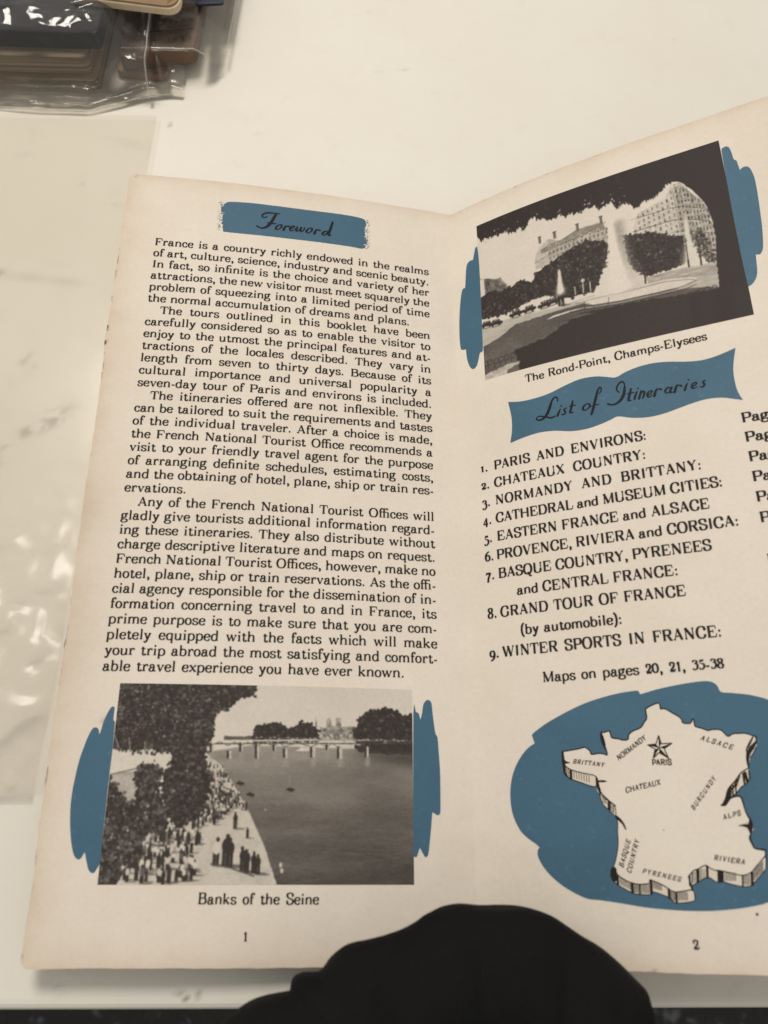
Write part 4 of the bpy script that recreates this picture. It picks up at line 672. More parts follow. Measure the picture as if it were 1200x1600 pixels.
 'body': ["France is a country richly endowed in the realms","of art, culture, science, industry and scenic beauty.","In fact, so infinite is the choice and variety of her","attractions, the new visitor must meet squarely the","problem of squeezing into a limited period of time","the normal accumulation of dreams and plans.",">The tours outlined in this booklet have been","carefully considered so as to enable the visitor to","enjoy to the utmost the principal features and at-","tractions of the locales described. They vary in","length from seven to thirty days. Because of its","cultural importance and universal popularity a","seven-day tour of Paris and environs is included.",">The itineraries offered are not inflexible. They","can be tailored to suit the requirements and tastes","of the individual traveler. After a choice is made,","the French National Tourist Office recommends a","visit to your friendly travel agent for the purpose","of arranging definite schedules, estimating costs,","and the obtaining of hotel, plane, ship or train res-","ervations.",">Any of the French National Tourist Offices will","gladly give tourists additional information regard-","ing these itineraries. They also distribute without","charge descriptive literature and maps on request.","French National Tourist Offices, however, make no","hotel, plane, ship or train reservations. As the offi-","cial agency responsible for the dissemination of in-","formation concerning travel to and in France, its","prime purpose is to make sure that you are com-","pletely equipped with the facts which will make","your trip abroad the most satisfying and comfort-","able travel experience you have ever known."],
 'body_par': {"x0":-96.367,"x1":-8.466,"y0":26.928,"lead":4.16,"indent":-92.275,"ends":{"5":-15.179,"32":-17.655,"20":-79.259}},
 'type': [["1.","num",[6.37,99.61],None,None],["PARIS AND ENVIRONS:","list",[10.68,99.61],[54.37,99.61],None],["2.","num",[6.37,105.13],None,None],["CHATEAUX COUNTRY:","list",[10.44,105.13],[53.51,105.13],None],["3.","num",[6.37,110.65],None,None],["NORMANDY AND BRITTANY:","list",[10.45,110.65],[66.99,110.65],None],["4.","num",[6.37,116.18],None,None],["CATHEDRAL and MUSEUM CITIES:","list",[10.3,116.18],[71.35,116.18],None],["5.","num",[6.37,121.7],None,None],["EASTERN FRANCE and ALSACE","list",[10.36,121.7],[67.38,121.7],None],["6.","num",[6.37,127.22],None,None],["PROVENCE, RIVIERA and CORSICA:","list",[9.89,127.22],[73.59,127.22],None],["7.","num",[6.37,132.75],None,None],["BASQUE COUNTRY, PYRENEES","list",[10.09,132.75],[66.26,132.75],None],["and CENTRAL FRANCE:","list",[15.15,138.27],[57.44,138.27],None],["8.","num",[6.37,143.8],None,None],["GRAND TOUR OF FRANCE","list",[10.06,143.8],[58.55,143.8],None],["(by automobile):","list",[15.46,149.32],[42.21,149.32],None],["9.","num",[6.37,154.84],None,None],["WINTER SPORTS IN FRANCE:","list",[9.95,154.84],[65.39,154.84],None],["Page","page",[78.35,99.61],None,None],["Page","page",[78.35,105.13],None,None],["Page","page",[78.35,110.65],None,None],["Page","page",[78.35,116.18],None,None],["Page","page",[78.35,121.7],None,None],["Page","page",[78.35,127.22],None,None],["Page","page",[78.35,138.27],None,None],["Maps on pages 20, 21, 35-38","maps",[20.31,162.53],[64.71,162.58],None],["The Rond-Point, Champs-Elysees","cap",[22.24,73.71],[73.76,73.42],None],["Banks of the Seine","cap2",[-67.53,214.97],[-38.75,215.09],None],["1","folio",[-56.39,222.95],[-55.05,222.95],None],["2","folio",[49.13,223.89],[50.62,223.86],None],["BRITTANY","map",[26.31,183.12],[33.87,184.31],0.93],["NORMANDY","map",[37.4,183.06],[44.64,178.25],1.04],["CHATEAUX","map",[38.32,190.48],[46.61,188.82],1.06],["PARIS","mapbold",[45.13,184.37],[49.76,184.42],1.15],["ALSACE","map",[56.78,178.92],[63.55,181.59],1.01],["BURGUNDY","map",[53.29,194.84],[59.18,187.93],0.89],["ALPS","map",[59.36,196.94],[63.34,196.05],0.94],["RIVIERA","map",[56.03,205.47],[62.53,206.47],0.96],["PYRENEES","map",[40.02,208.15],[48.27,210.04],0.89],["BASQUE","map",[35.88,207.17],[38.3,201.21],0.94],["COUNTRY","map",[37.49,208.35],[40.23,201.23],0.93]],
 'pic': {"seine":[-91.392,-15.656,163.229,210.797],"rond":[9.573,86.335,9.7,68.945]},
 'PS': {"far":[[457,269],[465,224],[487,218],[522,195],[551,211],[575,236],[584,226],[616,199],[648,198],[675,238],[679,294],[458,299]],"town":[[679,289],[681,218],[665,213],[665,152],[671,213],[701,224],[703,171],[716,170],[720,211],[733,211],[736,168],[751,167],[754,215],[799,209],[800,285]],"rtree":[[800,260],[806,219],[812,172],[838,135],[878,121],[912,109],[946,125],[966,161],[979,150],[1003,133],[1002,288],[807,295]],"under":[[790,310],[1002,283],[1001,359],[945,356],[814,345]],"bankl":[[361,272],[425,272],[457,269],[458,294],[362,296]],"deck":[[331,298],[554,291],[683,285],[1002,279]],"pier0":[[320,307],[330,307],[332,356],[322,357]],"pier1":[[378,349],[389,348],[391,390],[380,390]],"pier2":[[417,305],[425,305],[427,352],[419,352]],"pier3":[[469,309],[480,309],[482,386],[472,386]],"pier4":[[528,313],[536,312],[537,345],[529,345]],"pier5":[[563,332],[574,331],[576,381],[565,381]],"pier6":[[654,324],[667,324],[668,379],[655,379]],"pier7":[[705,308],[713,308],[713,335],[705,335]],"pier8":[[744,317],[758,316],[759,381],[745,382]],"pier9":[[838,314],[848,314],[848,374],[838,374]],"boatw1":[[600,346],[619,327],[648,325],[648,344]],"boatw2":[[748,314],[800,300],[800,318],[755,324]],"water":[[304,357],[448,319],[835,329],[1074,352],[1065,1009],[571,997],[516,824],[461,657],[419,554],[364,429]],"tree":[[-7,0],[462,5],[451,61],[399,62],[391,99],[364,135],[332,141],[322,202],[327,252],[314,302],[304,362],[300,401],[329,488],[325,526],[316,602],[301,659],[272,696],[243,734],[224,715],[189,650],[176,528],[179,470],[200,402],[197,354],[146,345],[-2,342]],"wall":[[0,368],[197,354],[199,398],[96,438],[5,472]],"wall2":[[6,484],[90,452],[108,623],[3,633]],"bush":[[-3,614],[-1,491],[21,529],[50,586],[77,623],[101,604],[88,510],[95,423],[138,413],[165,451],[157,528],[184,660],[194,734],[135,753],[123,844],[72,898],[55,1000],[-4,1000]],"quay":[[306,391],[325,391],[364,429],[419,554],[461,657],[516,824],[574,1004],[56,1004],[84,898],[115,826],[141,753],[244,743],[301,659],[314,565]],"crowd":[[319,401],[364,429],[420,563],[451,648],[399,658],[340,715],[280,733],[300,650],[314,565]],"crowd2":[[147,753],[303,715],[319,779],[289,897],[306,996],[73,1000],[96,898]],"garden":[[147,753],[196,752],[307,779],[224,816],[151,817]],"figs":[[350,659],[352,714],[417,639],[424,732],[363,751],[367,906],[393,733],[401,906],[448,797],[456,933],[483,824],[484,942],[458,741],[456,778]],"shadow":[[349,902],[410,920],[485,958]],"bird":[[573,933],[569,906]],"boats":[[589,540],[584,469],[425,512],[460,567],[511,641]],"trunkl":[[3,278],[20,336],[51,287],[59,356],[103,306],[109,360]]},
 'PR': {"skyl":[[-10,5],[604,5],[551,595],[0,385]],"leaf":[[-8,-44],[-10,5],[16,109],[28,103],[62,110],[111,118],[135,106],[146,130],[174,140],[191,114],[212,148],[235,103],[263,78],[276,115],[300,110],[313,138],[342,146],[373,133],[393,161],[409,139],[430,160],[460,145],[489,138],[512,127],[528,179],[558,163],[580,151],[436,149],[449,168],[474,118],[503,122],[526,177],[563,159],[578,150],[593,208],[616,192],[636,191],[665,248],[688,217],[728,216],[757,197],[772,183],[781,160],[807,157],[833,165],[855,203],[881,254],[901,306],[917,361],[923,437],[925,499],[923,570],[912,695],[905,817],[1060,1060],[1060,-60],[-60,-60]],"lawn":[[-2,818],[70,775],[141,725],[230,721],[331,717],[463,715],[539,725],[594,716],[898,812],[916,814],[1008,1019],[369,1014],[-5,994]],"dark":[[133,872],[265,852],[367,790],[470,790],[388,766],[509,779],[652,790],[800,813],[897,821],[1008,1019],[368,1024],[156,996]],"corner":[[-5,983],[54,955],[122,946],[151,952],[98,983],[67,1002],[-2,1006]],"road":[[-5,707],[106,676],[332,696],[465,684],[463,715],[331,717],[141,725],[70,775],[-2,818]],"basin":[[263,752],[301,736],[372,734],[474,745],[431,738],[557,758],[686,764],[781,766],[832,751],[839,740],[810,723],[724,703],[660,703],[562,703],[462,693],[393,695],[460,745],[371,744],[300,751]],"treel":[[143,488],[171,468],[193,468],[229,505],[247,455],[323,415],[384,378],[458,352],[525,385],[544,421],[519,528],[493,591],[467,664],[363,657],[267,598],[162,620],[100,640],[0,620],[4,515],[45,467],[92,491]],"bldl":[[5,335],[33,380],[76,403],[96,402],[110,443],[142,499],[51,521],[5,509]],"bldf":[[6,359],[21,373],[24,513],[8,505]],"bldm":[[248,434],[252,345],[276,295],[311,267],[361,301],[429,265],[528,265],[545,312],[543,399],[457,360],[384,383],[323,420]],"roofm":[[309,306],[361,301],[428,271],[534,276],[541,321],[432,312],[359,331],[276,346],[277,318]],"cars":[[1,660],[83,676],[122,656],[234,653],[253,656],[321,649]],"men":[[329,663],[343,669]],"fount2":[[342,459],[348,526],[361,575],[358,649],[318,620],[331,562]],"fount":[[553,260],[543,431],[506,575],[462,693],[560,723],[672,712],[637,610],[610,547],[607,396],[605,341],[573,281]],"bldr":[[637,383],[668,284],[731,260],[772,248],[802,176],[838,178],[868,253],[905,324],[921,405],[926,550],[911,675],[879,661],[834,510],[763,452],[674,432]],"corner2":[[806,200],[811,489]],"eaves":[[642,385],[783,382],[834,395],[904,439]],"treer":[[604,395],[656,406],[720,430],[774,473],[814,490],[811,633],[768,645],[665,658],[625,595],[611,536]],"treer2":[[843,478],[869,474],[888,524],[903,611],[910,684],[870,628],[857,581]],"fount3":[[827,366],[839,377],[843,514],[848,608],[860,668],[792,660],[821,596]],"roadr":[[664,668],[798,663],[913,683],[909,748],[810,723],[666,710]],"lamps":[[656,445],[658,696],[728,551],[735,657],[861,501],[860,674],[821,520],[817,668]],"posts":[[320,770],[317,837],[425,710],[421,770],[459,744],[455,794],[508,775],[519,722]],"chain":[[9,906],[26,904],[52,906],[75,905],[98,904],[124,902],[154,901],[187,894],[220,888],[252,886]],"statue":[[395,607],[395,654],[429,573],[426,657],[455,601],[454,658]],"chain2":[[806,820],[827,819],[843,815],[865,814],[889,816]]}
}

# --- left page
B = D['fore_banner']
xs = [q[0] for q in B]; x0, x1 = min(xs), max(xs)
def ragged(out):
    """dry-brush bite marks at the two ends of the painted bar"""
    res = []
    for a, b in zip(out, out[1:] + out[:1]):
        n = max(1, int(math.dist(a, b) / .16))
        for k in range(n):
            x, y = a[0] + (b[0] - a[0]) * k / n, a[1] + (b[1] - a[1]) * k / n
            el = max(0, 1 - (x - x0) / 2.2); er = max(0, 1 - (x1 - x) / 2.0)
            bite = abs(random.gauss(0, .55)) if random.random() < .55 else random.uniform(0, .12)
            x += el * bite - er * bite
            y += random.uniform(-.05, .05) * (1 + 1.5 * (el + er))
            res.append((x, y))
    return res
fl = []
for sl in (True, False):
    pts = [q for q in B if (q[0] < x0 + 3 if sl else q[0] > x1 - 3)]
    y0, y1 = min(q[1] for q in pts) + .3, max(q[1] for q in pts) - .2
    for k in range(95):
        y = random.uniform(y0, y1); dx = random.uniform(.1, 1.7) * random.random() ** .5
        x = (x0 + .5 - dx) if sl else (x1 - .2 + dx * .8)
        r = random.uniform(.05, .17) * (1.25 - dx * .35)
        fl.append([(x + r * random.uniform(.7, 1.7) * math.cos(t * 1.05), y + r * random.uniform(.6, 1.1) * math.sin(t * 1.05)) for t in range(6)])
ban = printed_shape('heading_banner', -1, [ragged(smooth_outline(B, 3))] + fl, .05, M_BLUE, left)
ban['label'] = 'blue brushed banner behind the script heading'
printed_quads('heading_lettering', -1, pen_polys([(p_, [w_ * 1.36 for w_ in ws_]) for p_, ws_ in D['fore_script']]), .10, M_INK2, left)

bp = D['body_par']; items = []
for k, t in enumerate(D['body']):
    y = bp['y0'] + k * bp['lead']; xa = bp['x0']; xb = bp['x1']
    if t[0] == '>': t = t[1:]; xa = bp['indent']
    if str(k) in bp['ends']: xb = bp['ends'][str(k)]
    items.append((t, 'body', (xa, y), (xb, y), None))
printed_text('body_text', -1, items, left)
brush = printed_shape('brush_stroke', -1, [smooth_outline(D['brush_ll'])], .052, M_BLUE, left)
brush['label'] = 'blue brush stroke left of the river photograph'
brush = printed_shape('brush_stroke', -1, [smooth_outline(D['brush_lr'])], .052, M_BLUE, left)
brush['label'] = 'blue brush stroke right of the river photograph'
def side_items(test): return [t for t in D['type'] if test(t)]
printed_text('photo_caption', -1, side_items(lambda t: t[1] == 'cap2'), left)
printed_text('page_number', -1, side_items(lambda t: t[1] == 'folio' and t[0] == '1'), left)

# --- right page
b = printed_shape('brush_stroke', 1, [smooth_outline(D['brush_rl'])], .052, M_BLUE, right); b['label'] = 'blue brush stroke in the gutter beside the fountain photograph'
b = printed_shape('brush_stroke', 1, [smooth_outline(D['brush_rr'])], .052, M_BLUE, right); b['label'] = 'blue brush stroke at the outer side of the fountain photograph'
printed_text('photo_caption', 1, side_items(lambda t: t[1] == 'cap'), right)
printed_shape('title_banner', 1, [smooth_outline(D['title_banner'])], .05, M_BLUE, right)
printed_quads('title_lettering', 1, pen_polys([(p_, [w_ * 1.3 for w_ in ws_]) for p_, ws_ in D['list_script']]), .10, M_INK2, right)
printed_text('itinerary_list', 1, side_items(lambda t: t[1] in ('num', 'list')), right)
printed_text('page_references', 1, side_items(lambda t: t[1] == 'page'), right)
printed_text('map_note', 1, side_items(lambda t: t[1] == 'maps'), right)
printed_shape('map_sea', 1, [smooth_outline(D['sea'])], .05, M_BLUE, right)
printed_shape('map_land', 1, [D['land']], .078, M_LAND, right)
M_SIDE = make_paper_plain('shaded_paper', (PAPER[0] * .92, PAPER[1] * .91, PAPER[2] * .89))
printed_shape('map_cliffs', 1, D['sides'], .066, M_SIDE, right)
star = D['star']; ce = D['star_c']; sp = []
for i in range(10): sp += sweep([star[i], star[(i + 1) % 10]], [.27, .27])
for i in range(0, 10, 2):
    sp.append([ce, star[i], star[(i + 1) % 10]]); sp += sweep([ce, star[i]], [.13, .13])
printed_quads('map_linework', 1, pen_polys([(p_, [w_ * 1.2 for w_ in ws_]) for p_, ws_ in D['map_lines']], 3) + sp + disc(63.5, 216.6, .3, 7) + disc(46, 199, .14, 7), .095, M_INK, right)
printed_text('map_lettering', 1, side_items(lambda t: t[1] in ('map', 'mapbold')), right, .12)
printed_text('page_number', 1, side_items(lambda t: t[1] == 'folio' and t[0] == '2'), right)
# ------------------------------------------------------------------ the two printed photographs, painted as tones on a fine grid
class Painter:
    def __init__(self, w, h, ss=2):
        self.w, self.h = w * ss, h * ss; self.ss = ss; self.mw, self.mh = w, h
        self.X, self.Y = np.meshgrid((np.arange(self.w) + .5) / self.w * 1000, (np.arange(self.h) + .5) / self.h * 1000)
        self.t = np.zeros((self.h, self.w))
        self.seed = 1
    def noise(self, cells, octaves=4, rough=.55):
        self.seed += 1
        return value_noise((self.h, self.w), (cells[1], cells[0]), self.seed, octaves, rough)
    def mask(self, poly, rag=0, cells=(60, 40)):
        X, Y = self.X, self.Y
        poly = [(-60 if x < 9 else 1060 if x > 991 else x, -60 if y < 9 else 1060 if y > 991 else y) for x, y in poly]
        if rag:
            X = X + (self.noise(cells) - .5) * 2 * rag; Y = Y + (self.noise(cells) - .5) * 2 * rag * 1.4
        return inside(poly, X, Y)
    def fill(self, poly, tone, rag=0, cells=(60, 40), tex=0, tcells=(80, 60), contrast=1, streak=None):
        m = self.mask(poly, rag, cells)
        v = np.full(self.t.shape, float(tone)) if np.isscalar(tone) else tone.copy()
        if tex:
            n = self.noise(tcells, 4, .7); n = np.clip((n - .5) * contrast * 2.2, -1, 1)
            v = v + tex * n
        self.t[m] = v[m]
        return m
    def blur_blend(self, poly, tone, soft, rag=0):
        m = self.mask(poly, rag).astype(float)
        for k in range(3):
            for ax in (0, 1):
                c = np.cumsum(np.pad(m, [(soft + 1, soft) if a == ax else (0, 0) for a in (0, 1)], mode='edge'), ax)
                n = 2 * soft + 1
                m = (np.take(c, range(n, c.shape[ax]), ax) - np.take(c, range(0, c.shape[ax] - n), ax)) / n
        self.t = self.t * (1 - m) + tone * m
    def spot(self, x, y, rx, ry, tone, a=1.0):
        x0, x1 = int((x - rx) / 1000 * self.w), int((x + rx) / 1000 * self.w) + 2; y0, y1 = int((y - ry) / 1000 * self.h), int((y + ry) / 1000 * self.h) + 2
        x0, y0 = max(x0, 0), max(y0, 0)
        if x1 <= x0 or y1 <= y0 or x0 >= self.w or y0 >= self.h: return
        s = np.s_[y0:y1, x0:x1]
        m = ((self.X[s] - x) / rx) ** 2 + ((self.Y[s] - y) / ry) ** 2 < 1
        self.t[s][m] = self.t[s][m] * (1 - a) + tone * a
    def box(self, x, y, rx, ry, tone, a=1.0):
        s = np.s_[max(0, int((y - ry) / 1000 * self.h)):max(0, int((y + ry) / 1000 * self.h) + 1), max(0, int((x - rx) / 1000 * self.w)):max(0, int((x + rx) / 1000 * self.w) + 1)]
        self.t[s] = self.t[s] * (1 - a) + tone * a
    def line(self, pts, w, tone, h=None):
        """w in thousandths of the picture's width"""
        asp = self.w / self.h
        for (xa, ya), (xb, yb) in zip(pts, pts[1:]):
            L = max(1, int(math.hypot(xb - xa, yb - ya) / max(w * .4, .5)))
            for k in range(L + 1):
                s = k / L; self.spot(xa + (xb - xa) * s, ya + (yb - ya) * s, w / 2, w / 2 * asp, tone)
    def dabs(self, poly, n, r0, r1, tone, ry=1.5, seed=0, out=1.0, alpha=1.0):
        """leaf-sized touches scattered through an outline; tone(x, y, random) gives each its grey"""
        r = np.random.default_rng(seed + 900)
        P = np.array(poly, float); lo, hi = np.maximum(P.min(0), -20), np.minimum(P.max(0), 1020)
        q = r.uniform(lo, hi, (int(n * 3.2), 2)); q = q[inside(P, q[:, 0], q[:, 1])][:n]
        for x, y in q:
            rr = r.uniform(r0, r1); t = tone(x, y, r)
            if t < .6: rr *= .55
            self.spot(x + r.normal(0, out), y + r.normal(0, out * 1.4), rr * r.uniform(.7, 1.3), rr * ry * r.uniform(.7, 1.3), t, alpha)
    def person(self, x, y, h, r, dark=None):
        """a distant walker standing at (x, y), h tall"""
        w = h * .23 * .63
        body = r.choice([.86, .8, .06, .12, .6]) if dark is None else dark
        legs = .84 if body > .5 or r.random() < .6 else .3
        self.spot(x + w * 1.2, y + h * .03, w * 1.8, h * .05, .66, .7)
        self.box(x - w * .25, y - h * .22, w * .22, h * .24, legs); self.box(x + w * .28, y - h * .20, w * .20, h * .22, legs)
        self.spot(x, y - h * .60, w * .62, h * .24, body)
        self.spot(x + r.uniform(-.2, .2) * w, y - h * .90, w * .30, h * .085, .84 if r.random() < .8 else .3)
    def result(self):
        a = np.clip(self.t.reshape(self.mh, self.ss, self.mw, self.ss).mean((1, 3)), 0, 1)
        for ax in (0, 1):                       # the soft old lens and the halftone screen
            p = np.pad(a, [(1, 1) if k == ax else (0, 0) for k in (0, 1)], mode='edge')
            a = .25 * np.take(p, range(0, a.shape[ax]), ax) + .5 * a + .25 * np.take(p, range(2, a.shape[ax] + 2), ax)
        return a

def seine():
    S = D['PS']; g = Painter(480, 304)
    g.t[:] = .09 + .05 * (g.noise((6, 4)) - .5) - .04 * (g.Y / 1000)
    g.fill(S['bankl'], .6, 4, (90, 60), .15)
    y = np.clip((g.Y - 330) / 670, 0, 1)
    wat = .38 + .26 * y ** .8 + .08 * y * g.X / 1000 + .13 * (g.noise((34, 160), 4, .75) - .5) * (.5 + y) + .16 * (g.noise((4, 12), 3) - .5)
    wat += .10 * np.exp(-((g.X - 900) / 120) ** 2) * (1 - y)
    g.fill(S['water'], wat)
    g.fill(S['town'], .40, 2, (120, 80), .3, (120, 90), 1.5)
    lo = S['town'][0]
    for k in range(26): g.box(S['town'][0][0] + 8 + (k % 13) * 11, 262 + (k // 13) * 22 - (k * 7 % 5), 2.0, 6, .62 if k % 3 else .15)
    dk = lambda x, y, r: r.choice([.90, .86, .82, .76, .66], p=[.3, .3, .2, .13, .07])
    g.fill(S['far'], .84, 5); g.dabs(S['far'], 900, 2, 5, dk, 1.5, 1, 3)
    g.fill(S['rtree'], .87, 5); g.dabs(S['rtree'], 1500, 2.5, 6, dk, 1.5, 2, 4)
    g.fill(S['under'], .86, 6, (60, 60), .1)
    u = S['under']
    g.blur_blend([(u[0][0] - 20, u[0][1] + 40), (1010, u[2][1] - 20), (1010, u[2][1] + 70), (u[0][0] + 60, u[2][1] + 20)], .74, 12)
    d = S['deck']
    g.line([(d[0][0], d[0][1] + 15), (d[2][0], d[2][1] + 18), (d[3][0], d[3][1] + 16)], 3.5, .74)
    g.line([d[0], d[1], d[2]], 5.5, .06); g.line([d[2], (d[2][0] + 170, d[2][1] - 2)], 4, .2); g.line([(d[2][0] + 120, d[2][1] + 4), d[3]], 5, .72)
    for k in range(60):
        s = k / 59; g.box(d[1][0] + (d[3][0] - d[1][0]) * s, d[1][1] - 9, 1, 5, .5, .6)
    piers = [S['pier%d' % k] for k in range(10)]
    for P in piers:
        a, b_, c_, e_ = P
        g.fill([(a[0] - 4, a[1]), b_, c_, (e_[0] - 4, e_[1])], .84)
        g.fill([(a[0] + 3, a[1]), b_, c_, (e_[0] + 3, e_[1])], .16, 0, tex=.08)
        g.blur_blend([(a[0], c_[1]), (b_[0] + 3, c_[1]), (b_[0] + 3, c_[1] + 44), (a[0], c_[1] + 44)], .36, 3)
    xs_ = sorted(P[0][0] for P in piers)
    for xa, xb in zip(xs_, xs_[1:]):
        g.line([(xa, 322), ((xa + xb) / 2, 302), (xb, 322)], 2.2, .68)
    g.fill(S['boatw1'], .08, 3); g.fill(S['boatw2'], .12, 3)
    for x in range(470, 990, 15): g.spot(x, 274 + (x * 7 % 9), 6, 4, .16 if x % 4 else .6, .7)
    # left embankment
    r = np.random.default_rng(5)
    g.fill(S['quay'], .13, 3, (90, 60), .07, (40, 30))
    g.fill(S['wall'], .07, 3, (60, 40), .04); g.fill(S['wall2'], .27, 4, (50, 40), .16, (26, 26))
    g.line([S['wall'][4], S['wall'][3]], 3.5, .6)
    for k in range(26): g.spot(r.uniform(20, 190), S['wall'][0][1] - r.uniform(0, 22), 3.5, 10, r.choice([.8, .85, .15]))
    # crowd on the quay, far to near
    C1, C2 = np.array(S['crowd'], float), np.array(S['crowd2'], float)
    ppl = []
    for C_, n in ((C1, 250), (C2, 120)):
        q = r.uniform(C_.min(0), C_.max(0), (n * 4, 2)); q = q[inside(C_, q[:, 0], q[:, 1])][:n]
        ppl += [(x, y, None) for x, y in q]
    g.fill(S['garden'], .40, 6, (80, 60), .35, (80, 70), 1.6)
    gd = S['garden']
    g.fill([(gd[0][0] + 20, gd[0][1] + 62), (gd[2][0] + 10, gd[2][1] + 16), (gd[2][0] + 4, gd[2][1] + 38), (gd[0][0] + 60, gd[0][1] + 100)], .10, 3)
    for x, y, t in sorted(ppl, key=lambda q: q[1]):
        h = 14 + 62 * max(0, (y - 400) / 600) ** 1.15
        g.person(x, y, h * r.uniform(.8, 1.15), r)
    F = S['figs']
    for q_, (a, b_) in sorted(enumerate(zip(F[::2], F[1::2])), key=lambda z: max(z[1][0][1], z[1][1][1])):
        y0, y1 = sorted((a[1], b_[1]))
        g.person(a[0], y1, max(y1 - y0, 60) * .86, r, [.86, .85, .08, .84, .83, .86, .8][q_ % 7])
        if q_ in (3, 4, 5): g.person(a[0] + 14, y1 + 6, max(y1 - y0, 60) * .8, r, .84)
    g.line(S['shadow'], 5, .66)
    # trees
    g.fill(S['tree'], .82, 8, (80, 60))
    def canopy(x, y, r):
        lit = max(0, 1 - x / 330) * max(0, 1 - y / 330)
        c = math.sin(x * .045 + 1.3) * math.cos(y * .037 + x * .013)
        if r.random() < .07 + .60 * lit * (c > .1): return r.uniform(.36, .70)
        return r.choice([.90, .85, .79, .72, .63], p=[.25, .28, .22, .15, .10])
    g.dabs(S['tree'], 4600, 3, 7.5, canopy, 1.5, 3, 5)
    for a, b_ in zip(S['trunkl'][::2], S['trunkl'][1::2]): g.line([a, b_], 5, .45)
    B_ = S['bush']
    g.fill(B_, .84, 8, (80, 60))
    def bushes(x, y, r):
        c = math.sin(x * .07 + y * .02) * math.cos(y * .045 - x * .02)
        if r.random() < (.40 if c > .3 else .06): return r.uniform(.25, .66)
        return r.choice([.88, .82, .74, .62], p=[.3, .3, .22, .18])
    g.dabs(B_, 2600, 3, 8, bushes, 1.6, 4, 6)
    for x, y in S['boats'][0:1] + S['boats'][2:4]: g.spot(x, y, 14, 6, .88); g.spot(x + 5, y + 9, 10, 4, .78, .7); g.spot(x - 2, y - 7, 4, 6, .8)
    g.line([S['boats'][1], (S['boats'][0][0] - 2, S['boats'][0][1] - 6)], 1.8, .36); g.spot(*S['boats'][4], 4, 3, .15)
    for q in S['bird']: g.spot(q[0], q[1], 5, 12, .10)
    return np.clip(g.result() + (rng.random((304, 480)) - .5) * .06, 0, 1)

